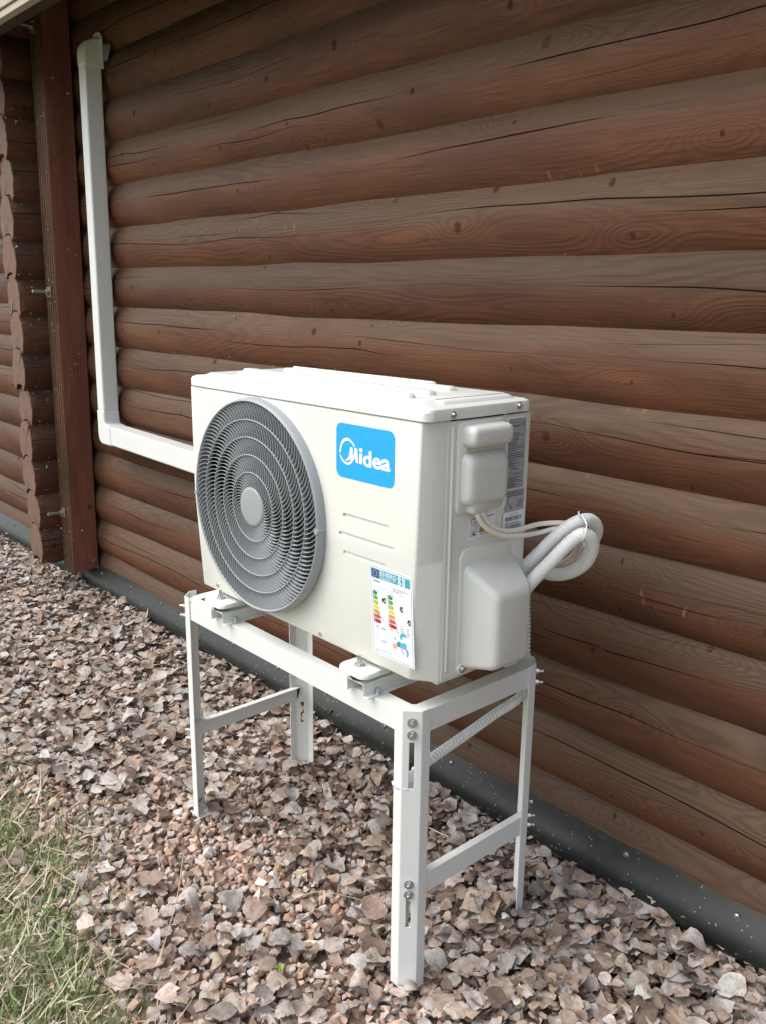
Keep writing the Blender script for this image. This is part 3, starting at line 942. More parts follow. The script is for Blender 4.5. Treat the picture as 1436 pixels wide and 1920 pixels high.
# casing
b = MB(); b.box((-.0008, .0, .634), (.0006, .2085, 1.089)); b.box((-.05, .2055, .634), (-.0011, .2085, 1.089))
side = apart(b, 'side_panel', M['body'], bevel=.0006, seg=2, smooth=40)
b = MB(); b.box((XL - .001, .0125, .634), (XL + .004, .2085, 1.089)); apart(b, 'side_panel', M['body'], bevel=.002)
b = MB(); b.box((XL + .006, .176, .64), (-.054, .202, 1.085)); apart(b, 'heat_exchanger', M['dark'])
b = MB(); b.box((XL + .006, -.002, ZB - .004), (-.006, .200, .6322))
apart(b, 'base_pan', M['body'], bevel=.002)
b = MB(); b.box((-.235, -.02, .636), (-.232, .17, 1.08)); apart(b, 'partition', M['dark'])
# lid with pressed ribs
def ring_rect(x0, y0, x1, y1, r, z, n=5):
    p = []
    for cx, cy, a0 in ((x1 - r, y0 + r, -90), (x1 - r, y1 - r, 0), (x0 + r, y1 - r, 90), (x0 + r, y0 + r, 180)):
        for k in range(n + 1):
            a = R(a0 + 90 * k / n); p.append((cx + r * math.cos(a), cy + r * math.sin(a), z))
    return p
def loft(mb, rings, cap_top=True, cap_bot=False, mi=0):
    n = len(rings[0]); v = [p for r_ in rings for p in r_]
    f = [(k * n + i, k * n + (i + 1) % n, (k + 1) * n + (i + 1) % n, (k + 1) * n + i) for k in range(len(rings) - 1) for i in range(n)]
    if cap_top: f.append(tuple((len(rings) - 1) * n + i for i in range(n)))
    if cap_bot: f.append(tuple(range(n - 1, -1, -1)))
    mb.add(v, f, mi)
LX0, LX1, LY0, LY1 = XL - .001, .0045, YP - .002, .2125
b = MB()
loft(b, [ring_rect(LX0, LY0, LX1, LY1, .018, 1.0922), ring_rect(LX0, LY0, LX1, LY1, .018, 1.106), ring_rect(LX0 + .002, LY0 + .002, LX1 - .002, LY1 - .002, .018, 1.1105),
         ring_rect(LX0 + .008, LY0 + .008, LX1 - .008, LY1 - .008, .016, 1.1135), ring_rect(LX0 + .03, LY0 + .018, LX1 - .03, LY1 - .018, .016, 1.1150), ring_rect(LX0 + .042, LY0 + .024, LX1 - .042, LY1 - .024, .014, 1.1205)], True, True)
lid = apart(b, 'top_lid', M['lid'], smooth=28)
for (xa, ya, xb, yb) in ((-.600, -.020, -.075, .004), (-.662, .036, -.085, .064), (-.625, .118, -.115, .146), (-.655, .164, -.20, .180)):
    b = MB()
    loft(b, [ring_rect(xa, ya, xb, yb, .0095, 1.1204), ring_rect(xa + .002, ya + .002, xb - .002, yb - .002, .009, 1.1250), ring_rect(xa + .006, ya + .005, xb - .006, yb - .005, .005, 1.1285)])
    apart(b, 'rib', M['lid'], lid, smooth=50)
b = MB(); loft(b, [ring_rect(-.050, .0, -.016, .185, .0095, 1.1145), ring_rect(-.047, .003, -.019, .182, .009, 1.1185), ring_rect(-.043, .008, -.023, .177, .006, 1.1205)]); apart(b, 'rib', M['lid'], lid, smooth=50)

def screw(x, y, z, axis, parent, r=.0045, mat='zinc', washer=True):
    a = Vector((x, y, z)); w = Vector(axis); b = MB()
    if washer: b.cyl(a, a + w * .0013, r * 1.35, n=16)
    b.cyl(a + w * .001, a + w * .0045, r, r * .85, n=12)
    b.cyl(a + w * .0046, a + w * .0052, r * .45, r * .3, n=4)
    off = AO if parent in (ac, side, lid) or parent.parent == ac else Vector((0, 0, 0))
    b.v = [(p[0] - off.x, p[1] - off.y, p[2] - off.z) for p in b.v]
    return b.build('screw', M[mat], parent, smooth=35)
screw(.0045, .006, 1.1005, (1, 0, 0), lid); screw(.0045, .1705, 1.1065 - .003, (1, 0, 0), lid)
b = MB(); b.cyl((-.0, .0475, .647), (.006, .0475, .647), .011, .009, n=20); apart(b, 'screw_boss', M['body'], side, smooth=40)
screw(.006, .0475, .647, (1, 0, 0), side, .0055)
screw(-.29, -.0345, .6445, (0, -1, 0), panel, .004); screw(-.665, -.0355, .6475, (0, -1, 0), panel, .004)
# long pressed bead beside the front seam, outline beads round the covers
b = MB()
for (ya, za, yb, zb) in ((.008, .648, .0145, 1.083),):
    loft(b, [[(0.0007, p[0], p[1]) for p in ring_rect(ya, za, yb, zb, .0031, 0)], [(.0024, p[0], p[1]) for p in ring_rect(ya + .0007, za + .0007, yb - .0007, zb - .0007, .0025, 0)], [(.0032, p[0], p[1]) for p in ring_rect(ya + .002, za + .002, yb - .002, zb - .002, .0012, 0)]])
apart(b, 'pressed_bead', M['body'], side, smooth=60)
def side_pad(mb, ya, za, yb, zb, r, h, inset=.004, x=.0007):
    loft(mb, [[(x, p[0], p[1]) for p in ring_rect(ya, za, yb, zb, r, 0)], [(x + h * .7, p[0], p[1]) for p in ring_rect(ya + inset * .3, za + inset * .3, yb - inset * .3, zb - inset * .3, r * .95, 0)],
              [(x + h, p[0], p[1]) for p in ring_rect(ya + inset, za + inset, yb - inset, zb - inset, r * .8, 0)]])
b = MB(); side_pad(b, .036, .640, .166, .866, .02, .003); apart(b, 'valve_recess', M['body'], side, smooth=50)
b = MB(); side_pad(b, .143, .925, .2035, 1.0865, .012, .0022); apart(b, 'label_field', M['body'], side, smooth=50)
# terminal cover with grip
b = MB(); side_pad(b, .019, .928, .141, 1.0885, .013, .0055, .003)
tcov = apart(b, 'terminal_cover', M['plastic'], smooth=50)
def tub(mb, rings, n=6):
    # rings: (x, ya, za, yb, zb, r)
    loft(mb, [[(x, p[0], p[1]) for p in ring_rect(ya, za, yb, zb, r, 0, n)] for x, ya, za, yb, zb, r in rings])
b = MB(); tub(b, [(.005, .029, 1.044, .134, 1.0815, .012), (.022, .027, 1.045, .131, 1.0805, .012), (.030, .028, 1.047, .129, 1.0785, .012), (.0335, .032, 1.051, .124, 1.0735, .010), (.0345, .038, 1.055, .118, 1.069, .006)])
apart(b, 'grip', M['plastic'], tcov, smooth=50)
b = MB(); tub(b, [(.005, .028, .945, .133, 1.035, .014), (.016, .028, .946, .131, 1.031, .014), (.0225, .030, .949, .128, 1.025, .014), (.026, .035, .955, .122, 1.017, .012), (.027, .043, .963, .113, 1.007, .008)])
apart(b, 'cover_box', M['plastic'], tcov, smooth=50)
b = MB(); tub(b, [(.005, .042, .930, .090, .956, .008), (.018, .043, .930, .088, .956, .008), (.0215, .047, .933, .084, .956, .006)])
apart(b, 'cable_outlet', M['plastic'], tcov, smooth=50)
b = MB(); side_pad(b, .034, 1.0345, .128, 1.0455, .004, .002, .001, .006); apart(b, 'grip_hollow', M['plastic'], tcov)
screw(.0065, .104, .947, (1, 0, 0), tcov, .004)
# valve cover: wedge-shaped tub
b = MB()
def vr(x, ya, za, yb, zb, r, slope=0.0):
    return [(x + slope * (p[0] - ya), p[0], p[1]) for p in ring_rect(ya, za, yb, zb, r, 0, 6)]
loft(b, [vr(.003, .046, .645, .180, .836, .012), vr(.007, .047, .646, .180, .834, .012), vr(.050, .066, .650, .168, .800, .013), vr(.0565, .0695, .653, .164, .794, .0125), vr(.0610, .0755, .659, .158, .787, .010), vr(.0625, .082, .666, .151, .780, .007)])
vcov = apart(b, 'valve_cover', M['plastic'], smooth=55)

# grille -----------------------------------------------------------------
b = MB()
prof = [(.2112, -.010), (.2112, .0145), (.2118, .0175), (.2135, .0190), (.2158, .0183), (.2178, .0150), (.2190, .0085), (.2193, -.001), (.2130, -.004)]
b.lathe(prof, (GX, YP, GZ), (0, -1, 0), n=128, closed=True)
grille = apart(b, 'fan_grille', M['grille'], smooth=50)
b = MB(); b.lathe([(.0001, .0188), (.034, .0188), (.0395, .0182), (.0405, .0170), (.0405, .004)], (GX, YP, GZ), (0, -1, 0), n=48); apart(b, 'hub_cap', M['grille'], grille, smooth=50)
RR = [.0395, .0705, .1060, .1415, .1765, .2118]
for r in RR[1:-1]:
    b = MB(); b.lathe([(r - .0011, .0172), (r, .0179), (r + .0011, .0172), (r + .0010, .010), (r - .0010, .010)], (GX, YP, GZ), (0, -1, 0), n=96, closed=True)
    apart(b, 'ring', M['grille'], grille, smooth=50)
b = MB()
ang0 = 0
for k, cnt_ in enumerate((48, 66, 84, 102, 120)):
    ra, rb = RR[k] + .0005, RR[k + 1] - .0005
    for i in range(cnt_):
        a = 2 * math.pi * i / cnt_ + .13 * k
        V = []
        m = 4
        for j in range(m + 1):
            t = j / m; r = ra + (rb - ra) * t
            tw = .66 * (rb - ra) / ((ra + rb) / 2) * (t ** 1.5)   # trailing curve
            aa = a + tw
            for side_ in (-1, 1):
                da = side_ * .00065 / r
                # blade leans as it goes deeper
                for dep, lean in ((.0174, 0.0), (.0115, .0008 / r)):
                    V.append((GX + r * math.cos(aa + da + lean), YP - dep, GZ + r * math.sin(aa + da + lean)))
        F = []
        for j in range(m):
            o = j * 4
            F += [(o, o + 4, o + 6, o + 2), (o + 1, o + 3, o + 7, o + 5), (o, o + 1, o + 5, o + 4), (o + 2, o + 6, o + 7, o + 3)]
        b.add(V, F)
vanes = tag(apart(b, 'vanes', M['vane'], grille), kind='stuff')
for sx in (-1, 1):
    b = MB(); zq = GZ - .006 - .012 * sx * 0
    b.cyl((GX + sx * .2145, YP - .0002, zq), (GX + sx * .2145, YP - .0205, zq), .0062, .0055, n=20)
    apart(b, 'screw_boss', M['grille'], grille, smooth=40)
# fan behind the grille
b = MB(); b.lathe([(.2085, -.008), (.2085, -.07), (.2105, -.07), (.2105, -.008)], (GX, YP, GZ), (0, -1, 0), n=64, closed=True); apart(b, 'light_block_ring', M['dark'], smooth=40)  # dark ring added to block light behind the vanes
b = MB(); b.lathe([(.0001, .03), (.050, .026), (.062, .01), (.062, -.05)], (GX, .055, GZ), (0, -1, 0), n=40)
fan = apart(b, 'fan', M['fan'], smooth=50)
for k in range(3):
    V = []; F = []
    na, nr = 10, 5
    for i in range(na + 1):
        for j in range(nr + 1):
            r = .055 + (.190 - .055) * j / nr
            a = 2.094 * k + (i / na - .5) * 1.65 + .35 * j / nr
            V.append((GX + r * math.cos(a), .055 + .05 * (i / na - .5) * 1.2, GZ + r * math.sin(a)))
    for i in range(na):
        for j in range(nr):
            q = i * (nr + 1) + j; F.append((q, q + 1, q + nr + 2, q + nr + 1))
    b = MB(); b.add(V, F); ob = apart(b, 'blade', M['fan'], fan, smooth=50)
    sm = ob.modifiers.new('thick', 'SOLIDIFY'); sm.thickness = .004
# badge ------------------------------------------------------------------
BW, BH = .152, .097
WH = (.80, .82, .82); CY = (.013, .36, .70)
pr = Print((-.2235, YP, .9715), (1, 0, 0), (0, 0, 1))
pr.rrect(0, 0, BW, BH, .014, CY, 0)
def zp(px, py):
    u = (px - 145 + (py - 120) * .013) / 1118
    yt = 120 + u * 180; yb = 1130 + u * 245
    return (u * BW, (yb - py) / (yb - yt) * BH)
def strip(outer, inner, layer):
    n = max(len(outer), len(inner)) * 3
    def rs(P):
        P = np.array([zp(*p) for p in P]); L = np.concatenate([[0], np.cumsum(np.hypot(*np.diff(P, axis=0).T))]); t = np.linspace(0, L[-1], n)
        return np.stack([np.interp(t, L, P[:, 0]), np.interp(t, L, P[:, 1])], 1)
    a, c = rs(outer), rs(inner)
    for i in range(n - 1): pr.poly([a[i], a[i + 1], c[i + 1], c[i]][::1], WH, layer)
strip([(207, 690), (215, 590), (245, 495), (290, 435), (345, 415), (395, 425), (450, 465), (495, 530), (520, 590)], [(235, 690), (245, 610), (275, 530), (315, 485), (365, 470), (415, 485), (460, 525), (505, 590)], 1)
strip([(205, 710), (225, 780), (265, 860), (320, 910), (380, 928), (430, 912), (478, 865)], [(215, 715), (255, 790), (300, 850), (350, 880), (400, 880), (430, 860), (455, 810)], 1)
pr.poly([zp(*p) for p in [(425, 590), (415, 680), (395, 760), (360, 815), (315, 840), (360, 850), (400, 835), (430, 800), (438, 700), (438, 600)]], WH, 1)
pr.poly([zp(*p) for p in [(425, 590), (436, 700), (428, 860), (470, 850), (476, 700), (470, 602)]], WH, 1.2)
pr.poly([zp(*p) for p in [(512, 605), (498, 720), (455, 830), (430, 870), (478, 862), (515, 800), (532, 720), (540, 612)]], WH, 1.4)
pr.poly([zp(*p) for p in [(512, 605), (525, 760), (537, 885), (585, 895), (575, 780), (565, 617)]], WH, 1.6)
pr.poly([zp(*p) for p in [(605, 610), (605, 680), (662, 692), (664, 622)]], WH, 1); pr.poly([zp(*p) for p in [(605, 705), (602, 905), (655, 915), (660, 715)]], WH, 1)
dx0, dy0 = zp(672, 925); dx1, _ = zp(1175, 1020)
pr.text('dea', dx0, BH * .30, .0285, WH, 1, width=dx1 - dx0, bold=.028)
badge = pr.build('brand_badge', panel, AO)

# energy label -----------------------------------------------------------
EW, EH = .108, .171
ul = Vector((0, YP - (-.036), .852 - .642)).normalized()
zt0 = .658; yl0 = -.036 + (zt0 - .642) / (.852 - .642) * (YP + .036)
pr = Print((-.1345, yl0, zt0), (1, 0, 0), ul)
W1 = (.80, .84, .86); LB = (.16, .34, .50); GRY = (.30, .32, .34); BK = (.02, .025, .03)
pr.rrect(0, 0, EW, EH, .004, W1, 0); pr.frame(.003, .003, EW - .003, EH - .003, .0008, LB, 1)
pr.rect(.006, EH - .0235, .0265, EH - .0065, (.035, .095, .25), 1)
for k in range(12):
    a = 6.283 * k / 12; pr.disc(.01625 + .0055 * math.cos(a), EH - .015 + .0055 * math.sin(a), .0008, (.7, .72, .66), 2, 6)
pr.rect(.0275, EH - .0235, EW - .006, EH - .0065, (.07, .36, .47), 1)
pr.text('ENERG', .030, EH - .0165, .0085, W1, 2, width=.038, bold=.01)
pr.lines(.030, EH - .0222, .069, EH - .0178, 2, (.6, .74, .78), 2, .5)
for i in range(2):
    for j in range(2): 
        pr.disc(.0765 + i * .0105, EH - .0110 - j * .0082, .0039, W1, 2); pr.disc(.0765 + i * .0105, EH - .0110 - j * .0082, .0017, (.25, .5, .58), 3)
pr.text('Midea', .012, EH - .031, .0045, BK, 1, width=.015); pr.disc(.0105, EH - .0285, .0034, BK, 1); pr.disc(.0105, EH - .0285, .0029, W1, 2)
pr.lines(.058, EH - .038, EW - .008, EH - .030, 2, GRY, 1, .4)
pr.rect(.006, EH - .0405, EW - .006, EH - .0401, LB, 1)
pr.frame(.006, .0685, .0415, EH - .043, .0004, (.5, .6, .66), 1); pr.frame(.0435, .017, EW - .006, EH - .043, .0004, (.5, .6, .66), 1)
pr.frame(.006, .043, .0415, .067, .0004, (.5, .6, .66), 1); pr.frame(.006, .017, .0415, .0415, .0004, (.5, .6, .66), 1)
ARR = [(.02, .22, .07), (.09, .34, .08), (.38, .50, .10), (.72, .60, .06), (.66, .33, .06), (.55, .13, .05), (.45, .025, .04)]
for x0, w0 in ((.008, .0085), (.0455, .0085)):
    for i, c in enumerate(ARR):
        yy = EH - .056 - i * .0088; w = w0 + i * .0013
        pr.poly([(x0, yy), (x0 + w, yy), (x0 + w + .0035, yy + .0036), (x0 + w, yy + .0072), (x0, yy + .0072)], c, 1)
        pr.text('ABCDEFG'[i], x0 + .0015, yy + .0018, .0036, W1, 2)
for cx, cy, ch in ((.0305, EH - .062, 'A'), (.074, EH - .0665, 'A'), (.0925, EH - .086, 'A')):
    pr.poly([(cx, cy), (cx + .0032, cy - .0052), (cx + .0085, cy - .0052), (cx + .0085, cy + .0052), (cx + .0032, cy + .0052)], BK, 1)
    pr.text(ch, cx + .0033, cy - .003, .006, W1, 2)
for x0, c in ((.019, (.3, .45, .6)), (.056, (.6, .2, .2))):
    pr.disc(x0, EH - .048, .003, c, 1); pr.disc(x0, EH - .048, .0022, W1, 2)
    pr.rect(x0 - .009, EH - .0485, x0 - .0045, EH - .0475, GRY, 1)
pr.lines(.018, .071, .036, .083, 3, GRY, 1, .35)
for x0 in (.047, .063, .075, .091): pr.lines(x0, .058, x0 + .009, .075, 4, GRY, 1, .4)
pr.poly([(.012, .052), (.017, .052), (.021, .048), (.021, .060), (.017, .056), (.012, .056)], (.52, .58, .62), 1); pr.text('58dB', .0255, .0525, .004, GRY, 1)
pr.disc(.0165, .029, .005, (.66, .72, .75), 1); pr.text('60dB', .0255, .0275, .004, GRY, 1)
# map of the climate zones
BLU = (.11, .42, .66); GRN = (.16, .48, .40); ORG = (.72, .40, .27)
for pts, c in (([(.072, .054), (.080, .061), (.088, .060), (.091, .052), (.086, .055), (.079, .053), (.077, .047), (.074, .046)], BLU),
               ([(.064, .038), (.070, .043), (.078, .041), (.084, .044), (.089, .041), (.088, .034), (.080, .030), (.072, .031), (.067, .032)], BLU),
               ([(.063, .037), (.069, .041), (.073, .038), (.071, .031), (.066, .030)], GRN),
               ([(.053, .033), (.062, .036), (.065, .031), (.060, .024), (.053, .026)], ORG),
               ([(.073, .030), (.076, .030), (.082, .022), (.081, .019), (.079, .021)], ORG),
               ([(.084, .033), (.090, .034), (.094, .028), (.092, .019), (.088, .018), (.089, .025)], BLU),
               ([(.057, .045), (.061, .050), (.062, .043), (.059, .041)], (.45, .5, .5))): pr.poly(pts, c, 1)
pr.lines(.008, .0095, EW - .010, .0135, 1, GRY, 1, .3); pr.lines(.008, .0055, .020, .009, 1, GRY, 1, .4)
pr.build('energy_label', panel, AO)

# side labels --------------------------------------------------------------
SV = (.34, .365, .39); IK = (.05, .055, .07)
pr = Print((.0030, .1475, .9567), (0, 1, 0), (0, 0, 1))
pr.rect(0, 0, .0465, .1245, SV, 0); pr.frame(.0015, .0015, .045, .123, .0004, IK, 1)
pr.text('CE', .0335, .1120, .0065, IK, 1); pr.rect(.003, .1175, .031, .1183, IK, 1); pr.lines(.003, .1105, .030, .1145, 1, IK, 1, .6); pr.lines(.003, .104, .018, .109, 1, IK, 1, .5)
pr.lines(.003, .068, .043, .102, 9, IK, 1, .38)
pr.poly([(.034, .072), (.042, .072), (.038, .081)], IK, 2); pr.poly([(.0355, .073), (.0405, .073), (.038, .0785)], SV, 3)
pr.lines(.003, .0555, .043, .066, 3, IK, 1, .45); pr.lines(.003, .0415, .034, .054, 4, IK, 1, .4)
pr.rect(.0015, .0400, .045, .0404, IK, 1); pr.disc(.0145, .0355, .0032, IK, 1); pr.disc(.0145, .0355, .0026, SV, 2); pr.text('Midea', .0155, .0335, .0045, IK, 3, width=.0165)
pr.rect(.0015, .0285, .045, .0289, IK, 1); pr.text('CAUTION', .014, .0235, .0036, IK, 1)
pr.lines(.003, .003, .043, .022, 7, IK, 1, .45)
pr.build('rating_label', side, AO)
pr = Print((.0030, .1490, .9155), (0, 1, 0), (0, 0, 1))
pr.rect(0, 0, .049, .0392, SV, 0); pr.lines(.002, .027, .047, .0375, 3, IK, 1, .45)
for k in range(4): pr.frame(.028 + .001 * k, .006 + k * .0035, .045, .0075 + k * .0035, .0005, IK, 1)
pr.rect(.010, .005, .012, .014, IK, 1); pr.rect(.014, .005, .017, .010, IK, 1); pr.rect(.004, .012, .0055, .024, IK, 1)
pr.build('wiring_label', side, AO)
pr = Print((.0030, .1425, .8790), (0, 1, 0), (0, 0, 1))
PW_ = (.80, .82, .86)
pr.rect(0, 0, .0575, .0355, PW_, 0); pr.text('Made in China', .0175, .0295, .0032, IK, 1)
for y0 in (.0185, .0035):
    xx = .006
    while xx < .052:
        w = random.choice((.0004, .0008, .0012)); pr.rect(xx, y0, xx + w, y0 + .0085, IK, 1); xx += w + random.choice((.0005, .0009, .0014))
pr.lines(.006, .0135, .05, .017, 1, IK, 1, .5)
pr.build('barcode_label', side, AO)
pr = Print((.0008, .0560, .8805), (0, 1, 0), (0, 0, 1))
pr.rect(0, 0, .069, .0405, PW_, 0)
for k, y0 in enumerate((.026, .0145, .003)):
    c = IK if k != 1 else (.35, .36, .38)
    pr.poly([(.005, y0 + .001), (.013, y0 + .0025), (.021, y0 + .001), (.021, y0 + .0095), (.013, y0 + .011), (.005, y0 + .0095)], c, 1)
    pr.poly([(.006, y0 + .0022), (.0127, y0 + .0034), (.0127, y0 + .0098), (.006, y0 + .0086)], PW_, 2); pr.poly([(.0133, y0 + .0034), (.020, y0 + .0022), (.020, y0 + .0086), (.0133, y0 + .0098)], PW_, 2)
    if k == 2: pr.rect(.009, y0 + .004, .017, y0 + .0075, IK, 3)
pr.poly([(.0265, .0095), (.050, .0095), (.038, .030)], BK, 1); pr.poly([(.0285, .0106), (.048, .0106), (.038, .0278)], (.75, .42, .02), 2); pr.rect(.034, .0135, .043, .0155, BK, 3)
pr.text('CAUTION', .028, .0042, .0034, IK, 1); pr.lines(.046, .035, .067, .0385, 1, IK, 1, .5)
pr.build('caution_label', side, AO)

# ------------------------------------------------------------------ stand
XR_, XL_, YFs, YBs = -.032, -.814, -.035, .3068
ZTOP = .574
stand = tag(empty('support_stand', ((XR_ + XL_) / 2, (YFs + YBs) / 2, 0)), 'white steel floor stand with four slotted legs carrying the outdoor unit', 'stand')
SO = Vector(stand.location)
def spart(b, name, mats, parent=stand, **kw):
    b.v = [(p[0] - SO.x, p[1] - SO.y, p[2] - SO.z) for p in b.v]
    return b.build(name, mats, parent, **kw)
T = .0024
def offset_line(P, t, side_sign):
    P = [Vector((*p, 0)) for p in P]; out = []
    for i, p in enumerate(P):
        ns = []
        for a, c in ((i - 1, i), (i, i + 1)):
            if 0 <= a and c < len(P):
                d = (P[c] - P[a]).normalized(); ns.append(Vector((-d.y, d.x, 0)) * side_sign)
        m = sum(ns, Vector()) / len(ns); m = m / max(.3, m.length_squared)
        out.append(p + m * t)
    return [(q.x, q.y) for q in out]
def sheet(line, zs, holes, sgn):
    # folded sheet standing upright: cells between plan points and heights, minus the holes
    inner = offset_line(line, T, sgn)
    nc, nr = len(line) - 1, len(zs) - 1
    keep = {(i, j) for i in range(nc) for j in range(nr)} - holes
    b = MB(); idx = {}
    def vid(k, i, j):
        if (k, i, j) not in idx:
            p = (line, inner)[k][i]; idx[(k, i, j)] = len(b.v); b.v.append((p[0], p[1], zs[j]))
        return idx[(k, i, j)]
    def q(*a): b.f.append(tuple(vid(*k) for k in a)); b.mi.append(0)
    for i, j in keep:
        q((0, i, j), (0, i + 1, j), (0, i + 1, j + 1), (0, i, j + 1)); q((1, i, j), (1, i, j + 1), (1, i + 1, j + 1), (1, i + 1, j))
        if (i - 1, j) not in keep: q((0, i, j), (0, i, j + 1), (1, i, j + 1), (1, i, j))
        if (i + 1, j) not in keep: q((0, i + 1, j), (1, i + 1, j), (1, i + 1, j + 1), (0, i + 1, j + 1))
        if (i, j - 1) not in keep: q((0, i, j), (1, i, j), (1, i + 1, j), (0, i + 1, j))
        if (i, j + 1) not in keep: q((0, i, j + 1), (0, i + 1, j + 1), (1, i + 1, j + 1), (1, i, j + 1))
    return b
def bolt(p, w, parent, off, r=.0062, name='bolt', tail=0.0):
    p = Vector(p); w = Vector(w).normalized(); b = MB()
    b.cyl(p, p + w * .0018, r * 1.45, n=20); b.cyl(p + w * .0018, p + w * .0075, r, n=6); b.cyl(p + w * .0075, p + w * .0105, r * .62, r * .5, n=12)
    if tail: b.cyl(p + w * .0105, p + w * (.0105 + tail), r * .5, n=10)
    b.v = [(q[0] - off.x, q[1] - off.y, q[2] - off.z) for q in b.v]
    return b.build(name, M['zinc'], parent, smooth=35)
hd = .0124; fl_ = .021
for (cx, cy, sx, sy) in ((XR_, YFs, 1, -1), (XL_, YFs, -1, -1), (XR_, YBs, 1, 1), (XL_, YBs, -1, 1)):
    A = np.array((cx - sx * hd, cy + sy * hd)); D_ = np.array((cx + sx * hd, cy - sy * hd))
    mid = [tuple(A + (D_ - A) * t) for t in (.37, .63)]
    line = [(A[0] - sx * fl_, A[1]), tuple(A)] + mid + [tuple(D_), (D_[0], D_[1] - sy * fl_)]
    zs = [.004, .128, .134, .196, .202, .418, .424, .516, .522, ZTOP + (.012 if (sx < 0 and sy < 0) else .004)]
    holes = {(2, 2), (2, 6)}
    sgn = 1 if sx * sy < 0 else -1
    leg = spart(sheet(line, zs, holes, sgn), 'leg', M['stand'], bevel=.0012)
    # rounded ends are finer than the picture shows; bolts in the corner face
    w = Vector((sx, sy, 0)) / math.sqrt(2)
    for z in (.5555, .5315, .2275, .2055):
        bolt(Vector((cx, cy, z)) + w * .0004, w, leg, SO, tail=.006 if (sx < 0 or sy > 0) else 0)
    b = MB(); fx, fy = cx - sx * .012, cy - sy * .012
    b.box((fx - .024, fy - .022, -.003), (fx + .024, fy + .022, .0005)); b.cyl((fx - sx * .008, fy - sy * .006, .0), (fx - sx * .008, fy - sy * .006, .010), .006, n=6)
    spart(b, 'foot_plate', M['stand'] if sy < 0 else M['zinc'], leg, bevel=.001)
ya, yb_ = YFs - hd, YBs + hd
xa, xb_ = XL_ - hd, XR_ + hd
def angle_bar(b, p0, p1, out, up_w, down_h, z, cut=.0):
    # L bar from p0 to p1 (plan), outer face at p, top flange going inwards (direction -out)
    p0 = np.array(p0); p1 = np.array(p1); out = np.array(out)
    prof = [(0, 0), (0, -down_h), (T, -down_h), (T, -T), (up_w, -T), (up_w, 0)]
    b.prism(prof, 0.0, 1.0, lambda p, t: (*(p0 + (p1 - p0) * t - out * (p[0])), z + p[1]))
b = MB(); angle_bar(b, (xa + .030, ya + T + .0004), (xb_ - .030, ya + T + .0004), (0, -1), .033, .043, ZTOP); spart(b, 'front_beam', M['stand'], bevel=.0022, seg=3, smooth=40)
b = MB(); angle_bar(b, (xa + .030, yb_ - T - .0004), (xb_ - .030, yb_ - T - .0004), (0, 1), .033, .043, ZTOP); spart(b, 'rear_beam', M['stand'], bevel=.0022, seg=3, smooth=40)
for xs_, ox in ((xb_ - T - .0004, 1), (xa + T + .0004, -1)):
    b = MB(); angle_bar(b, (xs_, ya + .030), (xs_, yb_ - .030), (ox, 0), .031, .043, ZTOP); spart(b, 'side_beam', M['stand'], bevel=.0022, seg=3, smooth=40)
# corner gussets close the frame under the leg tops
for (cx, cy, sx, sy) in ((XR_, YFs, 1, -1), (XL_, YFs, -1, -1), (XR_, YBs, 1, 1), (XL_, YBs, -1, 1)):
    i0 = .003
    P = [(cx + sx * (hd - i0), cy - sy * (hd + .0175)), (cx + sx * (hd - i0), cy - sy * hd), (cx - sx * hd, cy + sy * (hd - i0)), (cx - sx * (hd + .0175), cy + sy * (hd - i0)), (cx - sx * (hd + .0175), cy - sy * .020), (cx - sx * .020, cy - sy * (hd + .0175))]
    b = MB(); b.prism(P, ZTOP - T, ZTOP - .0001, lambda p, t: (p[0], p[1], t)); spart(b, 'corner_plate', M['stand'])
# lower braces between front and rear legs
for xs_, ox in ((xb_ - T - .0006, 1), (xa + T + .0006, -1)):
    b = MB(); angle_bar(b, (xs_, ya + .024), (xs_, yb_ - .024), (ox, 0), .016, .043, .240 if ox > 0 else .244); spart(b, 'brace', M['stand'], bevel=.0015)
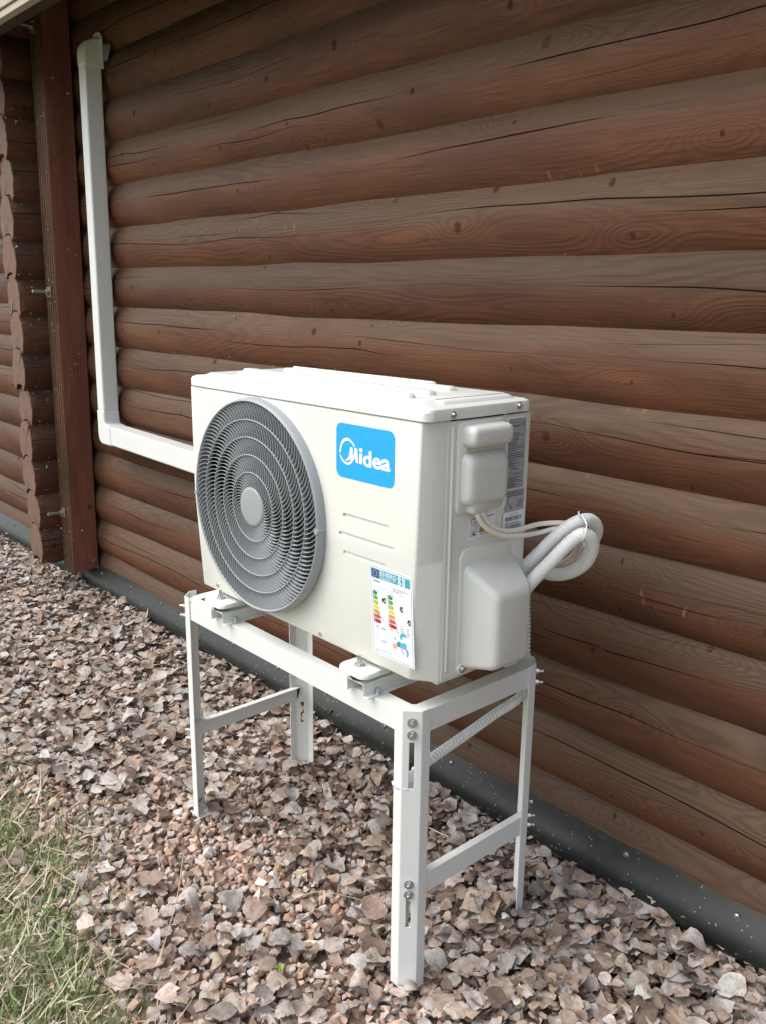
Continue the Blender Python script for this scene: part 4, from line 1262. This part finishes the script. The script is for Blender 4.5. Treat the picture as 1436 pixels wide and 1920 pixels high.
# mounting rails with rubber feet, and the pressed feet of the unit
for xc in (-.1555, -.6330):
    prof = [(-.035, 0), (-.024, 0), (-.024, .024), (.024, .024), (.024, 0), (.035, 0), (.035, -T), (.024 - T, -T), (.024 - T, .024 - T), (-.024 + T, .024 - T), (-.024 + T, -T), (-.035, -T)]
    prof = [(x_, z_ + T + .0003) for x_, z_ in prof]
    b = MB(); n_ = len(prof)
    for (pa, pb) in (((0, 1), (10, 11)), ):
        pass
    b.prism(prof, -.062, .334, lambda p, t: (xc + p[0], t, ZTOP + p[1]))
    rail = spart(b, 'mounting_rail', M['stand'], bevel=.0014)
    for yy in (-.031, .300):
        bolt((xc + .0295, yy, ZTOP + T + .0005), (0, 0, 1), rail, SO, .0052)
    for yy in (-.046, .246):
        b = MB(); b.cyl((xc - .004, yy, ZTOP + .0268), (xc - .004, yy, ZTOP + .0395), .017, .015, n=24); spart(b, 'rubber_mount', M['rubber'], rail, smooth=40)
        b = MB()
        o_ = -1 if yy < 0 else 1
        y0_, y1_ = sorted((yy + o_ * .022, yy - o_ * .022))
        zf = ZTOP + .0397
        y1_ += .024 if yy < 0 else 0; y0_ -= .0 if yy < 0 else .02
        loft(b, [ring_rect(xc - .043, y0_ - .004, xc + .036, y1_, .016, zf), ring_rect(xc - .043, y0_ - .004, xc + .036, y1_, .016, zf + .0055), ring_rect(xc - .041, y0_ - .002, xc + .034, y1_, .016, zf + .009), ring_rect(xc - .036, y0_ + .003, xc + .029, y1_, .013, zf + .0105)], True, True)
        foot = apart(b, 'foot', M['lid'], smooth=40)
        bb = MB(); p = Vector((xc - .006, yy - .003 * o_ * 0, zf + .0106))
        bb.cyl(p, p + Vector((0, 0, .002)), .0105, n=20); bb.cyl(p + Vector((0, 0, .002)), p + Vector((0, 0, .0085)), .0072, n=6); bb.cyl(p + Vector((0, 0, .0085)), p + Vector((0, 0, .020)), .0038, n=12)
        apart(bb, 'stud_nut', M['zinc'], foot, smooth=35)

# ------------------------------------------------------------------ pipe duct on the wall
duct = tag(empty('pipe_duct', (-2.25, YF, .70)), 'white plastic pipe duct running down and along the log wall', 'duct')
DO = Vector(duct.location)
def dpart(b, name, parent=duct, **kw):
    b.v = [(p[0] - DO.x, p[1] - DO.y, p[2] - DO.z) for p in b.v]
    return b.build(name, M['pvc'], parent, **kw)
DF, DB = .428, .492
def dxr(z): return -2.2345 + .0205 * (z - .835)
dw = .0545
b = MB(); z0, z1 = .838, 2.062
b.hexa([(dxr(z0) - dw, DF, z0), (dxr(z0), DF, z0), (dxr(z0), DB, z0), (dxr(z0) - dw, DB, z0), (dxr(z1) - dw, DF, z1), (dxr(z1), DF, z1), (dxr(z1), DB, z1), (dxr(z1) - dw, DB, z1)])
dpart(b, 'vertical_cover', bevel=.007, seg=3, smooth=40)
# elbow: outer corner rounded, sleeves over both runs
e = .0025
def hz(x): return .7130 - .022 * (x + 2.19)   # lower edge of the horizontal run
hh = .074
xr = dxr(.84); xe = -2.186
P = [(xr - dw - e, .842)]
for k in range(7):
    a = R(180 + 90 * k / 6); P.append((xr - dw - e + .034 + .034 * math.cos(a), hz(xr) - e + .034 + .034 * math.sin(a)))
P += [(xe, hz(xe) - e), (xe, hz(xe) + hh + e)]
for k in range(6):
    a = R(270 - 90 * k / 5); P.append((xr + e + .016 + .016 * math.cos(a), hz(xr) + hh + e + .016 + .016 * math.sin(a)))
P += [(xr + e, .842)]
b = MB(); b.prism(P, DF - e, DB, lambda p, t: (p[0], t, p[1])); dpart(b, 'elbow', bevel=.0065, seg=3, smooth=35)
b = MB(); xh0, xh1 = xe - .004, -.30
b.hexa([(xh0, DF, hz(xh0)), (xh1, DF, hz(xh1)), (xh1, DB, hz(xh1)), (xh0, DB, hz(xh0)), (xh0, DF, hz(xh0) + hh), (xh1, DF, hz(xh1) + hh), (xh1, DB, hz(xh1) + hh), (xh0, DB, hz(xh0) + hh)])
dpart(b, 'horizontal_cover', bevel=.007, seg=3, smooth=40)
# top cap curving into the wall
xt = dxr(2.08)
P = [(DB + .012, 2.052), (DF - e, 2.052), (DF - e, 2.095)]
for k in range(1, 8):
    a = R(180 - 90 * k / 7); P.append((DF - e + .052 + .052 * math.cos(a), 2.095 + .055 * math.sin(a)))
P += [(DB + .012, 2.153)]
b = MB(); b.prism(P, xt - dw - e, xt + e, lambda p, t: (t, p[0], p[1])); cap = dpart(b, 'wall_cap', bevel=.010, seg=4, smooth=35)
b = MB()
fr = []
for s_, yy in ((.020, DB - .002), (.020, DB + .003)):
    fr.append([(p[0], yy, p[1]) for p in ring_rect(xt - dw - .004, 2.058, xt + .010, 2.172, .024, 0, 6)])
loft(b, fr, True, True); dpart(b, 'cap_flange', cap, smooth=40)
b = MB()
xs_, zs_ = xt + .016, 2.104
loft(b, [[(xs_ + (.032 + .006 * math.sin(3 * a_)) * math.cos(a_), .502 + .003 * math.sin(2 * a_), zs_ + (.036 + .007 * math.cos(2 * a_)) * math.sin(a_)) for a_ in np.linspace(0, 6.28, 18, endpoint=False)],
         [(xs_ + .022 * math.cos(a_), .4935, zs_ + .024 * math.sin(a_)) for a_ in np.linspace(0, 6.28, 18, endpoint=False)]])
b.v = [(p[0] - DO.x, p[1] - DO.y, p[2] - DO.z) for p in b.v]
b.build('sealing_foam', flat('blue_grey_sealant', (.16, .19, .23), .8), cap, smooth=40)

# ------------------------------------------------------------------ hoses and cables
def oh(x_, y_): return (940 + x_ / 7.18, 940 + y_ / 7.18)
def o5(x_, y_): return (780 + x_ / 3.31, 720 + y_ / 3.31)
start = [(.045, .165, .735), (.038, .180, .757)]
p1 = [atY(*oh(*q[:2]), q[2]) for q in ((190, 1045, .200), (560, 640, .222), (860, 370, .240), (1060, 265, .262), (1200, 262, .292), (1272, 370, .318), (1215, 540, .330), (1010, 800, .335), (700, 900, .328), (300, 880, .300), (-60, 760, .27))]
h1 = sweep('corrugated_hose', [(.020, .150, .745)] + p1, .0122, M['hose'], pitch=.0036, amp=.00045, n=14)
tag(h1, 'white corrugated hose arching highest out of the valve cover into the coil', 'hose')
p2 = [atY(*oh(*q[:2]), q[2]) for q in ((320, 1180, .186), (700, 770, .205), (930, 540, .220), (1080, 445, .232), (1190, 500, .250), (1212, 640, .268), (1120, 830, .283), (920, 955, .292), (700, 985, .290), (480, 930, .275), (150, 800, .245), (-80, 700, .24))]
h2 = sweep('corrugated_hose', [(.030, .145, .725)] + p2, .0122, M['hose'], pitch=.0036, amp=.00045, n=14)
tag(h2, 'white corrugated hose with a drooping lower loop beside the valve cover', 'hose')
c1 = [np.array((.016, .058, .945)), np.array((.017, .059, .925))] + [atX(*o5(*q[:2]), q[2]) for q in ((372, 800, .018), (395, 850, .020), (440, 900, .024), (520, 938, .029), (620, 945, .032))] + [atY(*o5(*q[:2]), q[2]) for q in ((760, 922, .215), (880, 895, .24), (960, 930, .262), (1000, 1010, .30), (900, 1110, .315), (700, 1130, .30))]
tag(sweep('power_cable', c1, .0046, M['cable'], n=12), 'ivory power cable hanging lower of two from the terminal cover', 'cable')
c2 = [np.array((.016, .068, .945)), np.array((.017, .070, .925))] + [atX(*o5(*q[:2]), q[2]) for q in ((405, 790, .016), (425, 840, .018), (470, 885, .021), (540, 912, .024), (630, 905, .027))] + [atY(*o5(*q[:2]), q[2]) for q in ((760, 870, .212), (900, 862, .245), (980, 880, .275), (1020, 990, .312), (940, 1120, .325), (700, 1150, .31))]
tag(sweep('power_cable', c2, .0046, M['cable'], n=12), 'ivory power cable running higher of two from the terminal cover', 'cable')
# tie round the coil, with its tail
tb = atY(*oh(1060, 200), .25); 
ring_pts = [atY(*oh(*q[:2]), q[2]) for q in ((1035, 180, .255), (1080, 200, .247), (1135, 290, .243), (1140, 350, .228), (1130, 420, .217), (1095, 520, .220), (1060, 540, .24), (1030, 420, .27), (1020, 280, .275), (1030, 185, .262))]
tie = sweep('cable_tie', [atY(*oh(1038, 135), .258)] + ring_pts, .0016, M['hose'], n=6)
tag(tie, 'thin white cable tie binding the coiled hoses, tail sticking up', 'cable tie')
# drain conduit: down behind the unit, under the side beam, into the leg slot
d1 = [atY(984, 1060, .338), atY(985, 1120, .338), atY(985.5, 1170, .338), atY(985, 1225, .338), atY(988, 1262, .338), atX(976, 1304, -.064), atX(925, 1340, -.060), atX(870, 1379, -.056), atX(825, 1410, -.050), atX(795, 1432, -.046), atX(772, 1455, -.044), np.array((-.052, -.020, .405)), np.array((-.058, -.020, .33)), np.array((-.060, -.020, .12)), np.array((-.062, -.018, -.01))]
h3 = sweep('corrugated_conduit', d1, .0088, M['hose'], pitch=.0085, amp=.0017, n=14)
tag(h3, 'white corrugated conduit running under the side beam into the leg slot', 'conduit')
tl = [(-.0405, -.0420, .424), (-.052, -.0485, .4245), (-.066, -.0490, .4265), (-.0685, -.040, .427), (-.066, -.010, .425), (-.050, -.008, .424), (-.036, -.022, .423), (-.0365, -.0385, .4235), (-.0405, -.0420, .424)]
tie2 = sweep('cable_tie', tl, .0022, M['hose'], n=6)
tag(tie2, 'white cable tie round the slotted stand leg holding the conduit', 'cable tie')

# ------------------------------------------------------------------ small things on the ground
p = atZ(490, 1655, .014)
b = MB(); b.add([(-.011, -.008, 0), (.010, -.009, .003), (.012, .008, .001), (-.009, .009, .004), (0, 0, .0045)], [(0, 1, 4), (1, 2, 4), (2, 3, 4), (3, 0, 4)])
ob = b.build('paper_scrap', flat('white_paper', (.80, .82, .82), .7), smooth=30); ob.location = p; ob.rotation_euler = (0.1, .12, .5)
tag(ob, 'small square scrap of white paper lying on the gravel', 'paper')

def straw(px0, py0, px1, py1, label, sag=.012, r=.0009):
    a = atZ(px0, py0, .022); c = atZ(px1, py1, .022); m_ = (a + c) / 2 + np.array((random.uniform(-.02, .02), random.uniform(-.02, .02), sag))
    tag(sweep('straw_stem', [a, m_, c], r, M['straw'], n=5, step=.01), label, 'straw stem')
M['straw'] = flat('dry_straw', (.50, .43, .29), .6)
straw(345, 1600, 300, 1800, 'pale straw stem lying across the lawn edge', .01)
straw(540, 1690, 690, 1690, 'long pale straw stem bowed over the gravel beside the paper scrap', .02)
straw(660, 1395, 780, 1448, 'thin straw stem on the gravel beside the rear leg foot', .008)
straw(375, 1415, 470, 1440, 'thin straw stem lying below the left brace', .008)
straw(800, 1550, 870, 1580, 'grey twig lying under the right brace', .01, .0018)
straw(95, 1440, 155, 1425, 'pale twig standing out of the grass edge', .01, .0022)

# seedling weed
pw = atZ(527, 1828, .004)
weed = tag(empty('weed', pw), 'tiny bright green seedling growing in the gravel', 'weed')
M['weed'] = flat('fresh_green_leaf', (.16, .30, .05), .5)
for k in range(5):
    a = k * 1.26 + .3; L = .009 + .003 * (k % 2)
    b = MB(); dv_ = Vector((math.cos(a), math.sin(a), 0)); sv = Vector((-dv_.y, dv_.x, 0))
    up = Vector((0, 0, 1))
    b.add([up * .012, dv_ * L * .5 + sv * .0034 + up * .020, dv_ * L + up * .018, dv_ * L * .5 - sv * .0034 + up * .020, dv_ * L * .5 + up * .0185], [(0, 3, 4), (0, 4, 1), (1, 4, 2), (4, 3, 2)])
    b.build('leaf', M['weed'], weed, smooth=60)
b = MB(); b.cyl((0, 0, -.02), (0, 0, .014), .0012, n=6); b.build('stem', M['weed'], weed)

# bits of cobweb and fluff caught on the post and log ends
N = 420
bases = []
for s in range(8):
    rs = np.random.default_rng(900 + s); V = [(0, 0, 0)]
    for k in range(3): V += [tuple(rs.normal(0, .5, 3)), tuple(rs.normal(0, .5, 3))]
    bases.append((np.array(V) * .5, [(0, 1, 2), (0, 3, 4), (0, 5, 6)]))
pos = []
while len(pos) < N:
    q = random.random()
    if q < .32:
        z_ = random.uniform(.13, 2.2); pos.append((post_x(z_) - random.uniform(0, PW), PYF - .001, z_))
    elif q < .40:
        z_ = random.uniform(.13, 2.2); pos.append((post_x(z_) + .001, random.uniform(PYF, PYB), z_))
    elif q < .90:
        z_ = random.uniform(.15, 2.2); pos.append((XC + HALFW - .008, random.uniform(YE + .002, PYF), z_))
    else:
        x_ = random.gauss(-1.5, .75); k_ = random.randrange(0, 14); pos.append((x_, YG - .012, Z8 + PITCH * k_ + random.uniform(-.01, .03)))
pos = np.array(pos); n = len(pos)
fl = scatter_mesh('cobweb_fluff', bases, pos, euler_mats(rng.uniform(0, 6, n), rng.uniform(0, 6, n), rng.uniform(0, 6, n)), np.clip(rng.lognormal(math.log(.0075), .5, n), .003, .020), pick([(.55, .50, .41, 1), (.40, .36, .28, 1)], n), attr_mat('cobweb', 'col', .9, 50, .2))
tag(fl, 'flecks of cobweb and plant fluff caught on the logs and post', 'cobweb', kind='stuff')
